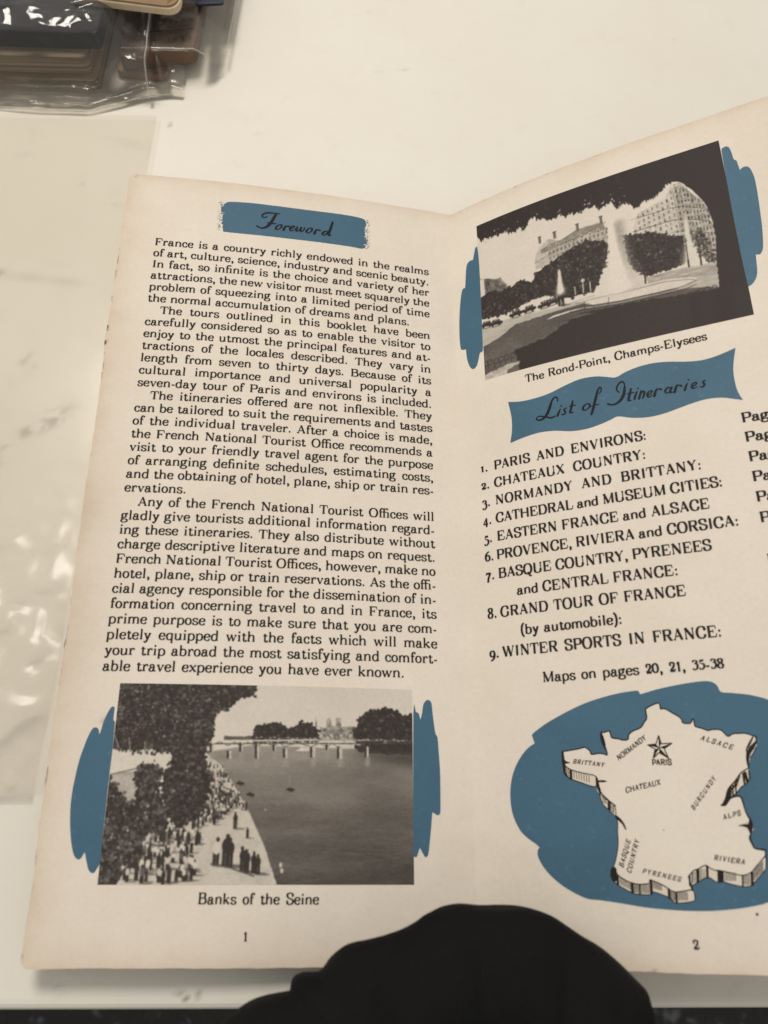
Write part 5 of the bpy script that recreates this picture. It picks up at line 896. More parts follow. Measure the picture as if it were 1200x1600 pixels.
def rond():
    S = D['PR']; g = Painter(480, 350)
    r = np.random.default_rng(3)
    g.t[:] = .06 + .05 * (g.noise((5, 4)) - .5)
    # houses behind the trees on the left
    g.fill(S['bldm'], .24, 2, (60, 40), .12, (60, 30), 1.4); g.fill(S['roofm'], .42, 2, (60, 40), .16, (60, 40))
    P = S['bldm']; q = S['roofm']
    for k in range(15):
        s = k / 14; x = q[0][0] + (q[4][0] - q[0][0]) * s; yr = q[0][1] + (q[4][1] - q[0][1]) * s; yb = q[6][1] + (q[5][1] - q[6][1]) * s
        if k % 2 == 0: g.box(x + 4, (yr + yb) / 2, 4, 9, .10); g.box(x + 4.5, (yr + yb) / 2 + 2, 2, 6, .74)
        g.box(x + 2, yb + 26, 2.4, 9, .60); g.box(x + 2, yb + 58, 2.2, 8, .5)
    for k in (0, 2, 5, 8): x = P[2][0] + (P[6][0] - P[2][0]) * k / 8; yy = P[3][1] + (P[6][1] - P[3][1]) * k / 8; g.box(x, yy - 12, 5, 22, .58); g.box(x, yy - 32, 7, 3, .66)
    g.line([q[6], q[5]], 3, .66); g.line([q[0], q[1], q[2], q[3]], 2.2, .6)
    g.line([(P[0][0], P[0][1] - 44), (P[7][0], P[7][1] - 36)], 2.2, .6)
    g.fill(S['bldl'], .56, 4, (60, 40), .24, (50, 30), 1.4); g.fill(S['bldf'], .08, 2)
    # big facade on the right: two fronts with rows of windows
    B_ = S['bldr']; g.fill(B_, .15, 2, (60, 40), .10, (70, 40), 1.4)
    c2 = S['corner2']; e = S['eaves']
    xc = c2[0][0]; lo = np.array(B_).min(0); hi = np.array(B_).max(0); Bn = np.array(B_, float)
    m = g.mask(B_) & (g.X > xc + 6); g.t[m] = np.clip(.32 + .9 * (g.noise((110, 80), 4, .85)[m] - .5), .05, .85)
    xs_l = np.linspace(lo[0] + 12, xc - 8, 9); xs_r = xc + 12 + (hi[0] - xc - 14) * np.linspace(0, 1, 10) ** .92
    for xs_, sl, w, tn in ((xs_l, -.42, 2.8, (.45, .75)), (xs_r, .30, 2.6, (.62, .88))):
        for x in xs_:
            for j in range(11):
                y = lo[1] + 40 + j * 34 + (x - xc) * sl
                if inside(Bn, np.array([x - 4]), np.array([y - 10]))[0] and inside(Bn, np.array([x + 4]), np.array([y + 6]))[0]:
                    g.box(x + r.normal(0, .6), y, w, 9, r.uniform(*tn), r.uniform(.7, 1)); g.box(x - w - .8, y, .9, 9, .06, .6)
                    if r.random() < .25: g.box(x, y + 6, w + 1.5, 3, .2)
    for dy in (0, 70, -74):
        g.line([(p_[0], p_[1] + dy) for p_ in e], 2.6 if dy == 0 else 1.8, .68); g.line([(p_[0], p_[1] + dy + 9) for p_ in e], 2.0, .08)
    g.line(c2, 2.4, .5)
    # ground
    g.fill([(-10, 830), (250, 720), (1010, 690), (1010, 1010), (-10, 1010)], .22, 4, (30, 60), .1, (30, 60))
    dk = lambda x, y, r: r.choice([.92, .87, .82, .74, .62], p=[.3, .3, .2, .13, .07])
    g.fill(S['treel'], .86, 5); g.dabs(S['treel'], 2600, 2.5, 6, dk, 1.5, 5, 4)
    g.fill(S['treer'], .85, 5); g.dabs(S['treer'], 2200, 2.5, 6, dk, 1.5, 6, 4)
    md = lambda x, y, r: r.choice([.85, .72, .55, .3, .15])
    g.dabs(S['treer2'], 700, 2.5, 5.5, md, 1.5, 7, 5)
    g.fill(S['road'], .22, 3, (40, 60), .08, (20, 60)); g.fill(S['roadr'], .28, 4, (40, 60), .2, (20, 70))
    lawn = .66 + .16 * (g.noise((120, 200), 3, .8) - .5) + .26 * (g.noise((5, 9), 3) - .5)
    g.fill(S['lawn'], lawn, 3, (60, 40))
    for k in range(9): g.spot(r.uniform(330, 640), r.uniform(700, 800), r.uniform(30, 70), 5, .5, .35)
    dkg = .885 + .07 * (g.noise((140, 170), 3, .8) - .5) + .05 * (g.noise((6, 6), 2) - .5)
    g.fill(S['dark'], dkg, 7, (80, 60))
    bs = S['basin']
    g.fill(bs, .09, 1, (60, 60), .06)
    g.line(bs[:4] + bs[4:9], 2.4, .78); g.line([(x, y + 9) for x, y in bs[4:9]], 3.2, .22); g.line([(x, y + 20) for x, y in bs[4:9]], 2.4, .8); g.line([(x, y + 12) for x, y in bs[9:-3]], 2.2, .55)
    g.fill(S['corner'], .20, 9, (40, 60), .2, (40, 60))
    C_ = S['cars']
    for a, b_ in zip(C_[::2], C_[1::2]):
        n = max(2, int((b_[0] - a[0]) / 40))
        for k in range(n):
            s = (k + .5) / n; x = a[0] + (b_[0] - a[0]) * s; y = a[1] + (b_[1] - a[1]) * s + 6; sl = (b_[1] - a[1]) / max(1, b_[0] - a[0])
            g.line([(x - 22, y - 22 * sl), (x + 22, y + 22 * sl)], 14, .88); g.line([(x - 10, y - 16), (x + 12, y - 16 + 20 * sl)], 11, .86)
            g.box(x - 4, y - 18, 3.5, 5, .42); g.box(x + 6, y - 18 + 6 * sl, 3.5, 5, .5); g.spot(x - 15, y + 10, 4.5, 7, .93); g.spot(x + 14, y + 12, 4.5, 7, .93)
            g.line([(x - 20, y - 5 - 20 * sl), (x - 8, y - 6)], 1.6, .35); g.spot(x, y + 20, 24, 4, .55, .8)
    for x, y in S['men']: g.person(x, y + 28, 74, r, .9)
    st = S['statue']
    for a, b_ in zip(st[::2], st[1::2]): g.line([a, b_], 4.5, .12)
    g.spot(st[2][0], st[2][1] + 10, 8, 10, .15)
    # water jets: a misty density that widens towards the basin
    def jet(top, base, w0, w1, tone, dens, seed, lean=0.0):
        t = np.clip((g.Y - top[1]) / (base[1] - top[1]), 0, 1.12)
        cx = top[0] + (base[0] - top[0]) * t; w = w0 + (w1 - w0) * t ** 2.2
        n = value_noise((g.h, g.w), (70, 90), seed, 4, .75)
        m = np.exp(-((g.X - cx) / w) ** 2) * smooth01((g.Y - top[1]) / 40) * smooth01((base[1] + 34 - g.Y) / 50) * dens * (.62 + .76 * n)
        m = np.clip(m, 0, 1); g.t = g.t * (1 - m) + tone * m
    f = S['fount']; f3 = S['fount3']; f2 = S['fount2']
    bx = (f[3][0] + f[5][0]) / 2; by = (f[3][1] + f[5][1]) / 2
    jet((f[0][0] + 40, f[0][1] + 10), (bx + 12, by), 24, 60, .34, .85, 51)
    jet((f[0][0] + 10, f[0][1] - 20), (bx - 6, by - 4), 8, 60, .04, 1.6, 52)
    jet((f3[0][0] + 8, f3[0][1]), ((f3[4][0] + f3[5][0]) / 2, f3[5][1] - 8), 6, 30, .08, 1.2, 53)
    jet(f2[0], ((f2[3][0] + f2[4][0]) / 2, f2[4][1] - 6), 5, 17, .05, 1.6, 54)
    L_ = S['lamps']
    for a, b_ in zip(L_[::2], L_[1::2]):
        g.line([a, b_], 3.2, .82); g.spot(a[0], a[1] - 8, 4.5, 11, .55); g.line([(a[0] - 6, a[1] + 2), (a[0] + 6, a[1] + 2)], 2.4, .75); g.line([(b_[0] + 1, b_[1] - 40), b_], 5.5, .86)
    po = S['posts']
    for a, b_ in zip(po[::2], po[1::2]): g.line([a, b_], 2.0, .78)
    g.line([po[0], po[2], po[4], po[6]], 1.3, .66)
    for x, y in S['chain'] + S['chain2']:
        for k in range(12):
            t_ = k * .524; g.spot(x + 9 * math.cos(t_), y + 15 * math.sin(t_), 1.9, 2.6, .92)
        g.line([(x - 8, y + 13), (x - 6, y + 36)], 2.4, .88)
    # the dark frame of leaves and trunk
    tone = .93 + .03 * (g.noise((30, 30), 3) - .5)
    lf = S['leaf']; g.fill(lf, tone, 4, (60, 50))
    edge = [p_ for p_ in lf if 0 <= p_[0] <= 1000 and 0 <= p_[1] <= 1000]
    for a, b_ in zip(edge, edge[1:]):
        if a[0] > 790: continue
        n = int(math.dist(a, b_) / 5) + 1
        for k in range(n):
            s = r.random(); x = a[0] + (b_[0] - a[0]) * s; y = a[1] + (b_[1] - a[1]) * s
            ang = r.normal(0, .5); L = r.uniform(9, 24)
            for j in range(5):
                g.spot(x + math.sin(ang) * L * .6 * j / 4, y - 6 + math.cos(ang) * L * j / 4, (4.6 - j * .8) * .9, 5.4 - j * .8, .93)
    for k in range(150):
        x = r.uniform(20, 640); y = r.uniform(30, 290)
        if inside(lf, np.array([x]), np.array([y]))[0] and not inside(lf, np.array([x]), np.array([y + 60]))[0]:
            g.spot(x, y + r.uniform(0, 34), r.uniform(1.5, 3.2), r.uniform(3, 8), r.choice([.5, .3, .1]))
    lighter = (g.noise((80, 60), 3, .8) > .70) & g.mask(lf) & (g.X < 640); g.t[lighter] = .80
    m = (g.X > 800) & (g.Y > 815 + (1000 - g.X) * .05); g.t[m] = .915 + .02 * np.sin(g.X[m] * .05)
    g.spot(860, 470, 2, 3, .1)
    return np.clip(g.result() + (rng.random((350, 480)) - .5) * .05, 0, 1)

def photo_print(name, side, box, tone, parent, label):
    x0, x1, y0, y1 = box; h, w = tone.shape
    X, Y = np.meshgrid(np.linspace(x0, x1, w), np.linspace(y0, y1, h))
    P = on_page(side, X, Y, .045).reshape(-1, 3)
    i = np.arange(h * w).reshape(h, w)
    a, b, c, d = i[:-1, :-1].ravel(), i[1:, :-1].ravel(), i[1:, 1:].ravel(), i[:-1, 1:].ravel()
    o = mesh(name, P, np.stack([a, b, c, d], 1), M_PIC, parent)
    attr(o, 'tone', tone)
    o['label'] = label
photo_print('photo_print', -1, D['pic']['seine'], seine(), left, 'printed black and white photograph of a river quay')
photo_print('photo_print', 1, D['pic']['rond'], rond(), right, 'printed black and white photograph of a fountain')
# ------------------------------------------------------------------ plastics
def make_plastic(name, tint, haze=.06, rough=.10, gloss=.9, dirt=False, ior=1.5, bumps=0.0, k=1.5):
    N = NT(name)
    tr = N.n('ShaderNodeBsdfTransparent'); tr.inputs[0].default_value = (*tint, 1)
    gl = N.n('ShaderNodeBsdfGlossy'); gl.inputs['Roughness'].default_value = rough; gl.inputs[0].default_value = (gloss, gloss, gloss, 1)
    df = N.n('ShaderNodeBsdfDiffuse'); df.inputs[0].default_value = (.72, .70, .66, 1)
    fr = N.n('ShaderNodeFresnel'); fr.inputs[0].default_value = ior
    a = N.n('ShaderNodeMixShader'); b = N.n('ShaderNodeMixShader')
    N.l(tr, 0, a, 1); N.l(df, 0, a, 2); a.inputs[0].default_value = haze
    N.l(a, 0, b, 1); N.l(gl, 0, b, 2)
    f2 = N.math('MULTIPLY', fr.outputs[0], k)
    N.t.links.new(f2, b.inputs[0])
    if bumps:
        co = N.n('ShaderNodeTexCoord').outputs['Object']
        n1 = N.noise(70, 4, .6, co, .6)
        bp = N.n('ShaderNodeBump'); bp.inputs['Strength'].default_value = bumps; bp.inputs['Distance'].default_value = .004
        N.t.links.new(n1.outputs[0], bp.inputs['Height'])
        N.l(bp, 0, gl, 'Normal'); N.l(bp, 0, fr, 'Normal')
    last = b
    if dirt:
        at = N.n('ShaderNodeAttribute', attribute_name='dirt').outputs['Fac']
        dd = N.n('ShaderNodeBsdfDiffuse'); dd.inputs[0].default_value = (.16, .14, .125, 1)
        c = N.n('ShaderNodeMixShader'); N.t.links.new(at, c.inputs[0]); N.l(b, 0, c, 1); N.l(dd, 0, c, 2); last = c
    N.l(last, 0, N.out, 0)
    return N.m

def height_sheet(name, X, Y, Z, mat, parent=None):
    i = np.arange(X.size).reshape(X.shape)
    F = np.stack([i[:-1, :-1].ravel(), i[:-1, 1:].ravel(), i[1:, 1:].ravel(), i[1:, :-1].ravel()], 1)
    P = np.stack([X, Y, Z], -1).reshape(-1, 3) / 1000
    if (X[0, 1] - X[0, 0]) * (Y[1, 0] - Y[0, 0]) < 0: F = F[:, ::-1]      # normals up
    return mesh(name, P, F, mat, parent, smooth=True)

# ------------------------------------------------------------------ clear sleeve lying under the booklet's left edge
sleeve = empty('plastic_sleeve', (-.14, .05, 0))
tag(sleeve, 'flat clear plastic sleeve with grey smudges lying left of the booklet', 'plastic sleeve')
M_SLEEVE = make_plastic('sleeve_film', (.972, .963, .95), .06, .19, .9, True, 1.45, 0, .5)
M_SLEEVE2 = make_plastic('sleeve_back_film', (.985, .98, .97), .03, .2, .8, False, 1.35, 0, .5)
def sleeve_layer(name, xr_top, xr_bot, ytop, ybot, z0, amp, mat, dirt):
    t = np.linspace(0, 1, 250)[:, None]; s = np.linspace(0, 1, 90)[None]
    Y = ytop + (ybot - ytop) * t + 0 * s
    xr = xr_top + (xr_bot - xr_top) * t + .35 * np.sin(t * 31) * t
    X = -212 + (xr + 212) * s
    n1 = value_noise(X.shape, (9, 4), 40, 3, .5); n2 = value_noise(X.shape, (20, 8), 41, 3, .5)
    low = smooth01((t - .60) / .22)
    Z = z0 + amp * (.35 * n1 + low * (3.6 * np.abs(n2 - .5) * 2 + 2.4 * n1)) * (1 - .55 * smooth01((s - .93) / .07))
    Z = Z * 1.0 + 0
    Z += -(Z - z0 - .15) * smooth01((t - .985) / .015) * .8
    o = height_sheet(name, X, Y, Z, mat, sleeve)
    o.location = (.14, -.05, 0)
    if dirt: attr(o, 'dirt', .62 * marks(X, Y, SM, 4))
SM = [(-150.5, 88.5, 3.0, 1.6, -.06, .36, 1), (-140, 87, 9, 1.8, -.10, .12, 0), (-128, 85.5, 7, 1.6, -.1, .12, 0), (-160, 90, 6, 2.4, 0, .08, 0),
      (-124, 34, 6.0, 2.6, .75, .34, 1), (-131.5, 29.5, 2.6, 1.8, .6, .36, 1), (-141, 20, 4.0, 3.6, .9, .34, 1), (-138, 23, 4, 1.8, .9, .30, 1), (-146, 14, 3, 1.6, .6, .2, 1), (-121, 37, 3, 1.2, .8, .25, 1),
      (-136, 55, 3.6, 1.3, 1.1, .22, 1), (-133, 52, 2.5, 1.1, 1.1, .2, 1), (-113, 146, 9, 1.8, -.3, .08, 0), (-128, 127, .8, .7, 0, .22, 0), (-116, 118, 4, 1.2, .3, .12, 1),
      (-147, -14, .9, .8, 0, .3, 0), (-139, 8, 3, .8, .7, .12, 1), (-150, 140, 3, 1.2, .2, .08, 0)]
sleeve_layer('back_film', -103.6, -110.2, 157.8, -75.4, .10, .30, M_SLEEVE2, False)
sleeve_layer('front_film', -105.4, -112.4, 160.0, -77.4, .32, .62, M_SLEEVE, True)

# ------------------------------------------------------------------ the pile at the back left
def slab(name, corners, z0, z1, mat, parent=None, r=1.0, n=5, wob=0, seed=0):
    """a flat block with rounded plan corners and softened edges (mm)"""
    P = [np.array(c, float) for c in corners]; out = []
    for i, c in enumerate(P):
        a = P[i - 1] - c; b = P[(i + 1) % len(P)] - c
        a /= np.linalg.norm(a); b /= np.linalg.norm(b)
        rr = r[i] if isinstance(r, (list, tuple)) else r
        for k in range(n + 1):
            t = k / n; out.append(c + a * rr * (1 - t) ** 2 + b * rr * t ** 2)
    O = np.array(out); m = len(O); cen = O.mean(0)
    e = min(.6, (z1 - z0) * .3)
    levels = [(z0, e), (z0 + e * .3, e * .25), (z0 + e, 0), (z1 - e, 0), (z1 - e * .3, e * .25), (z1, e)]
    V = []; F = []
    for z, ins in levels:
        d = cen - O; d /= np.linalg.norm(d, axis=1, keepdims=True)
        V += [(*(q + dd * ins), z) for q, dd in zip(O, d)]
    for l in range(len(levels) - 1):
        for k in range(m):
            a, b = l * m + k, l * m + (k + 1) % m
            F.append((a, b, b + m, a + m))
    F.append(list(range(m))[::-1]); F.append([(len(levels) - 1) * m + k for k in range(m)])
    return mesh(name, np.array(V) / 1000, F, mat, parent)

def make_card(name, col, rough=.6, layers=None, dark=.55):
    N = NT(name); p = N.principled(col, rough, .3)
    co = N.n('ShaderNodeTexCoord').outputs['Object']
    a = N.noise(45, 5, .6, co); b = N.noise(800, 3, .6, co)
    c = N.mix(N.ramp(a.outputs[0], [(.35, g3(0)), (.7, g3(1))]).outputs[0], col, tuple(x * .80 for x in col))
    c = N.mix(N.ramp(b.outputs[0], [(.5, g3(0)), (.8, g3(.3))]).outputs[0], c, tuple(x * dark for x in col))
    if layers:
        sep = N.n('ShaderNodeSeparateXYZ'); N.t.links.new(co, sep.inputs[0])
        s = N.math('MULTIPLY', sep.outputs[2], layers)
        mp = N.n('ShaderNodeCombineXYZ'); N.t.links.new(s, mp.inputs[2]); N.t.links.new(N.math('MULTIPLY', sep.outputs[0], 6), mp.inputs[0])
        st = N.noise(1.0, 3, .7, mp.outputs[0])
        c = N.mix(N.ramp(st.outputs[0], [(.42, g3(0)), (.58, g3(.85))]).outputs[0], c, tuple(x * .35 for x in col))
    N.t.links.new(c, p.inputs['Base Color'])
    return N.m
M_TAN = make_card('folded_tan_paper', (.50, .38, .245), .6, 900)
M_DARK = make_card('dark_cover', (.018, .018, .022), .4)
M_BROWN = make_card('brown_envelope_paper', (.19, .125, .08), .6)
M_BROWN2 = make_card('orange_brown_card', (.30, .19, .115), .6)
M_TANB = make_card('tan_booklet_cover', (.30, .19, .10), .5)
M_TANE = make_card('tan_booklet_pages', (.62, .50, .34), .6)
M_WHITE = make_card('white_paper', (.62, .62, .60), .5)

o = slab('paper_stack', [(-262, 172.5), (-127, 170.5), (-124, 268), (-262, 270)], .4, 5.6, M_TAN, None, 2.5)
tag(o, 'lower bundle of folded tan papers at the bottom of the bagged pile', 'papers', 'folded papers in the plastic bag')
o = slab('paper_stack', [(-262, 174.5), (-129, 173.5), (-126, 268), (-262, 270)], 5.8, 12.8, M_TAN, None, 3)
tag(o, 'upper bundle of folded tan papers directly beneath the black cover', 'papers', 'folded papers in the plastic bag')
o = slab('dark_folder', [(-262, 179.5), (-124, 177.2), (-120, 270), (-262, 272)], 13.0, 19.6, M_DARK, None, 2)
tag(o, 'black covered folder inside clear plastic on the tan papers', 'folder')
o = slab('brown_card', [(-122, 178.5), (-103, 176.5), (-98, 262), (-121, 262)], .5, 3.4, M_BROWN2, None, 3)
tag(o, 'orange brown card showing low through the crumpled plastic', 'card')
env = empty('brown_envelope', (-.1, .2, .004))
tag(env, 'brown envelope with typed lines beside the black folder', 'envelope')
o = slab('body', [(-119, 178.0), (-92.3, 182.5), (-87.5, 268), (-119, 268)], 3.7, 10.6, M_BROWN, env, 2.0); o.location = (.1, -.2, -.004)
V, F = [], []
typeset([('auction', 'list', (0, 0), (16.5, -2.2), 1.9), ('y, 1939', 'list', (0, 7.2), (16.8, 5.2), 1.9)], V, F, 1)
n = len(V); V += [(-1, 2.6), (17, .6), (17, 1.2), (-1, 3.2)]; F.append([n, n + 1, n + 2, n + 3])
V = np.array(V)
o = mesh('typed_lines', np.stack([-110.3 + V[:, 0], 193.2 - V[:, 1] * 1.2, np.full(len(V), 10.68)], 1) / 1000, F, M_INK, env); o.location = (.1, -.2, -.004)
tb = empty('tan_booklet', (-.11, .2, .02))
tag(tb, 'small tan booklet with rounded corner on top of the pile, its back raised to cast shadow', 'booklet')
c4 = [(-134, 191.6), (-96.6, 186.2), (-90.5, 244), (-134, 250)]
o = slab('cover', c4, 22.9, 23.6, M_TANB, tb, [1, 5, 1, 1]); o.location = (.11, -.2, -.02)
c5 = [(-134, 191.0), (-96.0, 185.6), (-89.9, 244), (-134, 250)]
o = slab('pages', c5, 20.0, 22.8, M_TANE, tb, [1, 5.2, 1, 1]); o.location = (.11, -.2, -.02)
for ch in tb.children:
    for v_ in ch.data.vertices:
        if v_.co.y > .1945: v_.co.z += (v_.co.y - .1945) * .55  # unseen back end bent upward to widen the pile's shadow on the table
o = slab('paper_slip', [(-166, 189.2), (-157, 188.8), (-155, 206), (-166, 206)], 22.6, 22.9, M_WHITE, None, .4)
tag(o, 'small pale slip lying on the black folder at the far left', 'paper slip')
o = slab('blue_card', [(-92.5, 200.5), (-82.5, 201.5), (-80, 268), (-92.5, 268)], 13.0, 14.2, make_card('navy_card', (.02, .025, .05), .5), None, .8)
tag(o, 'navy card edge behind the tan booklet', 'card')

# clear bags round the pile
M_BAG = make_plastic('bag_film', (.95, .945, .93), .035, .11, .95, False, 1.5, .08, .95)
M_BAG2 = make_plastic('crumpled_bag_film', (.94, .92, .885), .06, .13, .9, False, 1.45, .2, 1.0)
def crumple(shape, cells, seed, sharp=1.0):
    a = value_noise(shape, cells, seed, 3, .55); b = value_noise(shape, (cells[0] * 1.7, cells[1] * 1.7), seed + 1, 3, .6)
    return np.abs(a - .5) * 2 * sharp + (b - .5) * .8
# bag over the black folder
t = np.linspace(0, 1, 170)[:, None]; s = np.linspace(0, 1, 200)[None]
X = -250 + (142.5 + 3 * np.sin(3.1 * t) * 0) * s + 0 * t
Y = 163.5 + 96 * t + (1.2 * np.sin(s * 21) + .8 * np.sin(s * 47)) * (1 - t)
d = Y - 163.5
wx = smooth01((X + 162) / 4) * smooth01((-127 + 3 * np.sin(d * .8) - X) / 4)
prof = .8 + 13.3 * smooth01((d - 3.2) / 6.8) + 7.3 * smooth01((d - 8.8) / (3.6 + 3.0 * (1 - wx)))
side_drop = smooth01((X + 126) / 16)
prof = prof * (1 - side_drop) + side_drop * np.minimum(prof, 12.2 + 2.0 * smooth01((d - 12) / 20))
cr = crumple(X.shape, (7, 11), 71)
bump_amp = .5 + .9 * np.exp(-((d - 17) / 8) ** 2) + .6 * np.exp(-((d - 7) / 6) ** 2)
Z = prof + 1.0 + bump_amp * cr
wob_ = value_noise(X.shape, (4, 7), 66, 2, .4) - .5
Z += wx * ((2.5 + 3.0 * wob_) * np.clip((d - 12.0) / 8.0, 0, 1) * smooth01((44 - d) / 22) + 1.2 * wob_)
Z += 1.1 * smooth01((s - .972) / .014) * (1 - smooth01((s - .99) / .01)) + 0 * X
bag = height_sheet('clear_bag', X, Y, Z, M_BAG)
tag(bag, 'shiny clear plastic bag wrapped over the black folder', 'plastic bag')
M_SEAM = make_plastic('bag_seam_film', (.80, .79, .77), .30, .15, .95, False, 1.5, .1, 1.3)
def seam(name, pts, w, parent, rise=.35):
    """the heat-sealed edge of a bag, a narrow ribbon of doubled film"""
    Pp = np.array(spline(pts, 8)); k = np.linspace(-1, 1, 6)
    d_ = np.gradient(Pp, axis=0); nn = np.stack([-d_[:, 1], d_[:, 0]], 1); nn /= np.linalg.norm(nn, axis=1, keepdims=True) + 1e-9
    Xs = Pp[:, 0][:, None] + nn[:, 0][:, None] * k * w / 2; Ys = Pp[:, 1][:, None] + nn[:, 1][:, None] * k * w / 2
    Zs = Pp[:, 2][:, None] + rise * (1 - k ** 2)
    return height_sheet(name, Xs, Ys, Zs, M_SEAM, parent)
ii = X.shape[1] - 2
seam('bag_seam', [(X[j, ii], Y[j, ii], Z[j, ii] + .25) for j in range(0, 168, 12)], .7, bag)
# lower crumpled bag with its lip on the table
xk = [-250, -163, -148, -130, -119, -110, -101, -96.8]; yf = [160.5, 161.5, 160.2, 160.0, 163.5, 167.4, 168.8, 168.5]; yb = [170, 170, 170, 170, 181, 190, 191, 187]
s = np.linspace(0, 1, 240)[None]; t = np.linspace(0, 1, 90)[:, None]
X0 = -250 + 153.2 * s
YF = np.interp(X0, xk, yf); YB = np.interp(X0, xk, yb)
X = X0 + 0 * t; Y = YF + (YB - YF) * t
cr = crumple(X.shape, (3, 8), 90)
roll = 2.2 * np.exp(-((t - .13) / .10) ** 2)
rise = smooth01(t) * np.interp(X0, [-250, -128, -116, -100, -96.8], [4.5, 4.5, 9.5, 8.0, 3.0])
ridge = 5.0 * np.exp(-((X - (-103.5 + (Y - 170) * -.25)) / 1.6) ** 2) * smooth01(t / .3) * smooth01((1.05 - t) / .5)
Z = .5 + roll + rise + (.5 + 1.4 * t) * cr + ridge
bag = height_sheet('crumpled_bag', X, Y, np.maximum(Z, .3), M_BAG2)
tag(bag, 'crumpled clear bag bottom with pointed corner resting on the table', 'plastic bag')
jj = [k for k in range(90, 240, 12)]
seam('bag_seam', [(X[2, k], Y[2, k], max(Z[2, k], .3) + .2) for k in jj], .5, bag)
# clear pocket round the brown envelope
t = np.linspace(0, 1, 110)[:, None]; s = np.linspace(0, 1, 50)[None]
Y = 179.5 + 80 * t + 0 * s; xr = -81.5 + 5 * t - 4.5 * (1 - smooth01(t / .07))
X = -118 + (xr + 118) * s
Z = 11.4 + .5 * crumple(X.shape, (8, 4), 55) - 6.8 * smooth01((X + 92) / 9) + 0 * t
ps_ = [(X[j, 48], Y[j, 48], Z[j, 48] + .2) for j in range(8, 110, 10)]
pocket = height_sheet('envelope_pocket', X, Y, Z, M_BAG2)
tag(pocket, 'clear plastic pocket with rounded corner holding the brown envelope', 'plastic pocket')

seam('pocket_seam', ps_, .6, pocket)
seam('pocket_seam', [(X[1, k], Y[1, k], Z[1, k] + .2) for k in range(0, 46, 5)], .6, pocket)

# ------------------------------------------------------------------ black glove pressing the gutter open
N = NT('black_knit'); p = N.principled((.004, .004, .0045), .75, .12)
co = N.n('ShaderNodeTexCoord').outputs['Object']
kn = N.n('ShaderNodeTexWave', wave_type='BANDS'); kn.inputs['Scale'].default_value = 420; kn.inputs['Distortion'].default_value = 2.5
N.t.links.new(co, kn.inputs['Vector'])
bl = N.noise(120, 4, .6, co)
c = N.mix(bl.outputs[0], (.003, .003, .0035), (.007, .0068, .007)); N.t.links.new(c, p.inputs['Base Color'])
wrk = N.noise(60, 5, .6, co, 1.2)
N.bump(N.math('ADD', N.math('MULTIPLY', kn.outputs[1], .3), N.math('MULTIPLY', wrk.outputs[0], 4.0)), .5, .0006, p)
G = [[-43.45,-116.93],[-43.13,-115.14],[-42.36,-114.06],[-40.48,-113.46],[-37.48,-113.34],[-36.28,-112.38],[-35.09,-110.8],[-33.48,-109.45],[-31.71,-108.34],[-29.79,-107.73],[-27.58,-107.36],[-24.12,-106.62],[-20.65,-105.62],[-18.42,-104.75],[-16.45,-103.74],[-14.75,-102.6],[-12.91,-101.71],[-11.21,-100.95],[-9.36,-100.44],[-6.53,-100.12],[-2.31,-100.44],[1.93,-100.38],[6.17,-100.57],[10.35,-101.47],[13.78,-102.74],[16.47,-104.39],[19.79,-106.53],[23.78,-108.78],[27.63,-111.87],[30.76,-114.92],[32.84,-117.09],[33.55,-119.12],[33.74,-122.08],[33.29,-127.87],[28.37,-141.19],[14.99,-145.38],[-28.51,-145.15],[-46.51,-140.81],[-57.39,-132.05],[-58.0,-124.14],[-54.52,-120.67],[-52.73,-119.39],[-50.78,-118.45],[-48.8,-117.86],[-47.07,-117.51]]
P = np.array(smooth_outline(G, 4))
if poly_area(P) < 0: P = P[::-1].copy()
lo, hi = P.min(0), P.max(0)
step = .9
gx, gy = np.meshgrid(np.arange(lo[0], hi[0], step), np.arange(lo[1], hi[1], step))
ins = inside(P, gx, gy); pts = np.stack([gx[ins], gy[ins]], 1)
def dist_to_outline(Q):
    A = P; Bq = np.roll(P, -1, 0); best = np.full(len(Q), 1e9)
    for a, b in zip(A, Bq):
        ab = b - a; tt = np.clip(((Q - a) @ ab) / max(ab @ ab, 1e-9), 0, 1)
        best = np.minimum(best, np.linalg.norm(Q - a - tt[:, None] * ab, axis=1))
    return best
dd = dist_to_outline(pts); pts = pts[dd > .5]; dd = dd[dd > .5]
nb = len(P)
r_ = delaunay_2d_cdt([Vector(q) for q in P.tolist()] + [Vector(q) for q in pts.tolist()], [], [list(range(nb))], 0, 1e-5)
ov = np.array([(q.x, q.y) for q in r_[0]]); tri = [f for f, o_ in zip(r_[2], r_[5]) if o_]
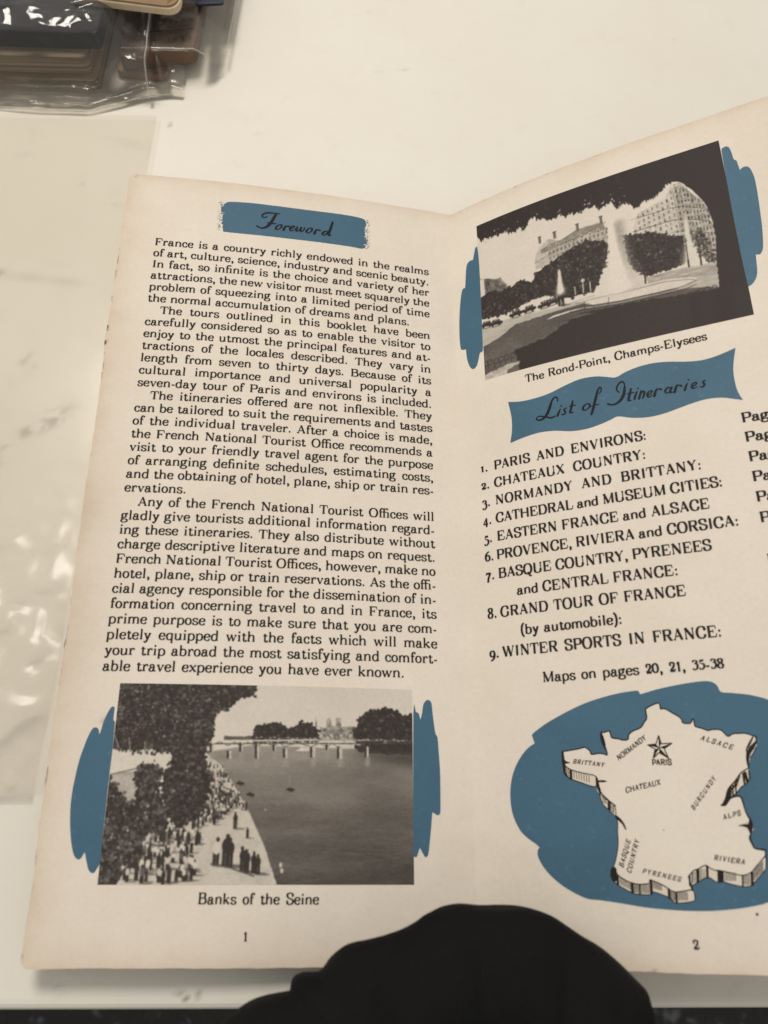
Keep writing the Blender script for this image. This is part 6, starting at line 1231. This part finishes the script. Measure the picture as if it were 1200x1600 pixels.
db = dist_to_outline(ov); db[:nb] = 0
R_ = 17.0
dome = np.sqrt(np.clip(1 - (1 - np.clip(db / R_, 0, 1)) ** 2, 0, 1))
# folds of the fingers running back from the knuckles
def fold(Q, a, b, w):
    a, b = np.array(a), np.array(b); ab = b - a; tt = np.clip(((Q - a) @ ab) / (ab @ ab), 0, 1)
    return np.exp(-(np.linalg.norm(Q - a - tt[:, None] * ab, axis=1) / w) ** 2)
cre = fold(ov, (-24, -109), (-22, -140), 1.6) + fold(ov, (-3, -104), (-4, -140), 1.6) + fold(ov, (15, -107), (10, -140), 1.6) + fold(ov, (-41, -116), (-30, -130), 1.4)
wr = .6 * fold(ov, (-20, -107.5), (-8, -105.6), 1.0) + .5 * fold(ov, (-14, -124), (6, -122), 1.2)
up = 25 + 11.0 * dome - 0.55 * cre * dome - 1.0 * wr + .5 * np.sin(ov[:, 0] * .35) * dome
dn = 25 - 14.0 * dome
nv = len(ov)
V = np.concatenate([np.column_stack([ov, up]), np.column_stack([ov, dn])]); Fc = []
bound = {}
for f in tri:
    a, b, c_ = [ov[k] for k in f[:3]]
    f = list(f) if (b[0] - a[0]) * (c_[1] - a[1]) - (b[1] - a[1]) * (c_[0] - a[0]) > 0 else list(f)[::-1]
    Fc.append(f); Fc.append([k + nv for k in f[::-1]])
    for x_, y_ in zip(f, f[1:] + f[:1]):
        bound[(x_, y_)] = 1
for (x_, y_) in [k for k in bound if (k[1], k[0]) not in bound]: Fc.append([y_, x_, x_ + nv, y_ + nv])
me = bpy.data.meshes.new('black_glove'); me.from_pydata((V / 1000).tolist(), [], Fc)
import bmesh
bm = bmesh.new(); bm.from_mesh(me); bmesh.ops.remove_doubles(bm, verts=bm.verts, dist=2e-5)
bmesh.ops.recalc_face_normals(bm, faces=bm.faces); bm.to_mesh(me); bm.free()
me.polygons.foreach_set('use_smooth', [True] * len(me.polygons))
glove = link('black_glove', me, N.m)
tag(glove, 'black gloved fist resting on the bottom of the open booklet over its gutter', 'glove')
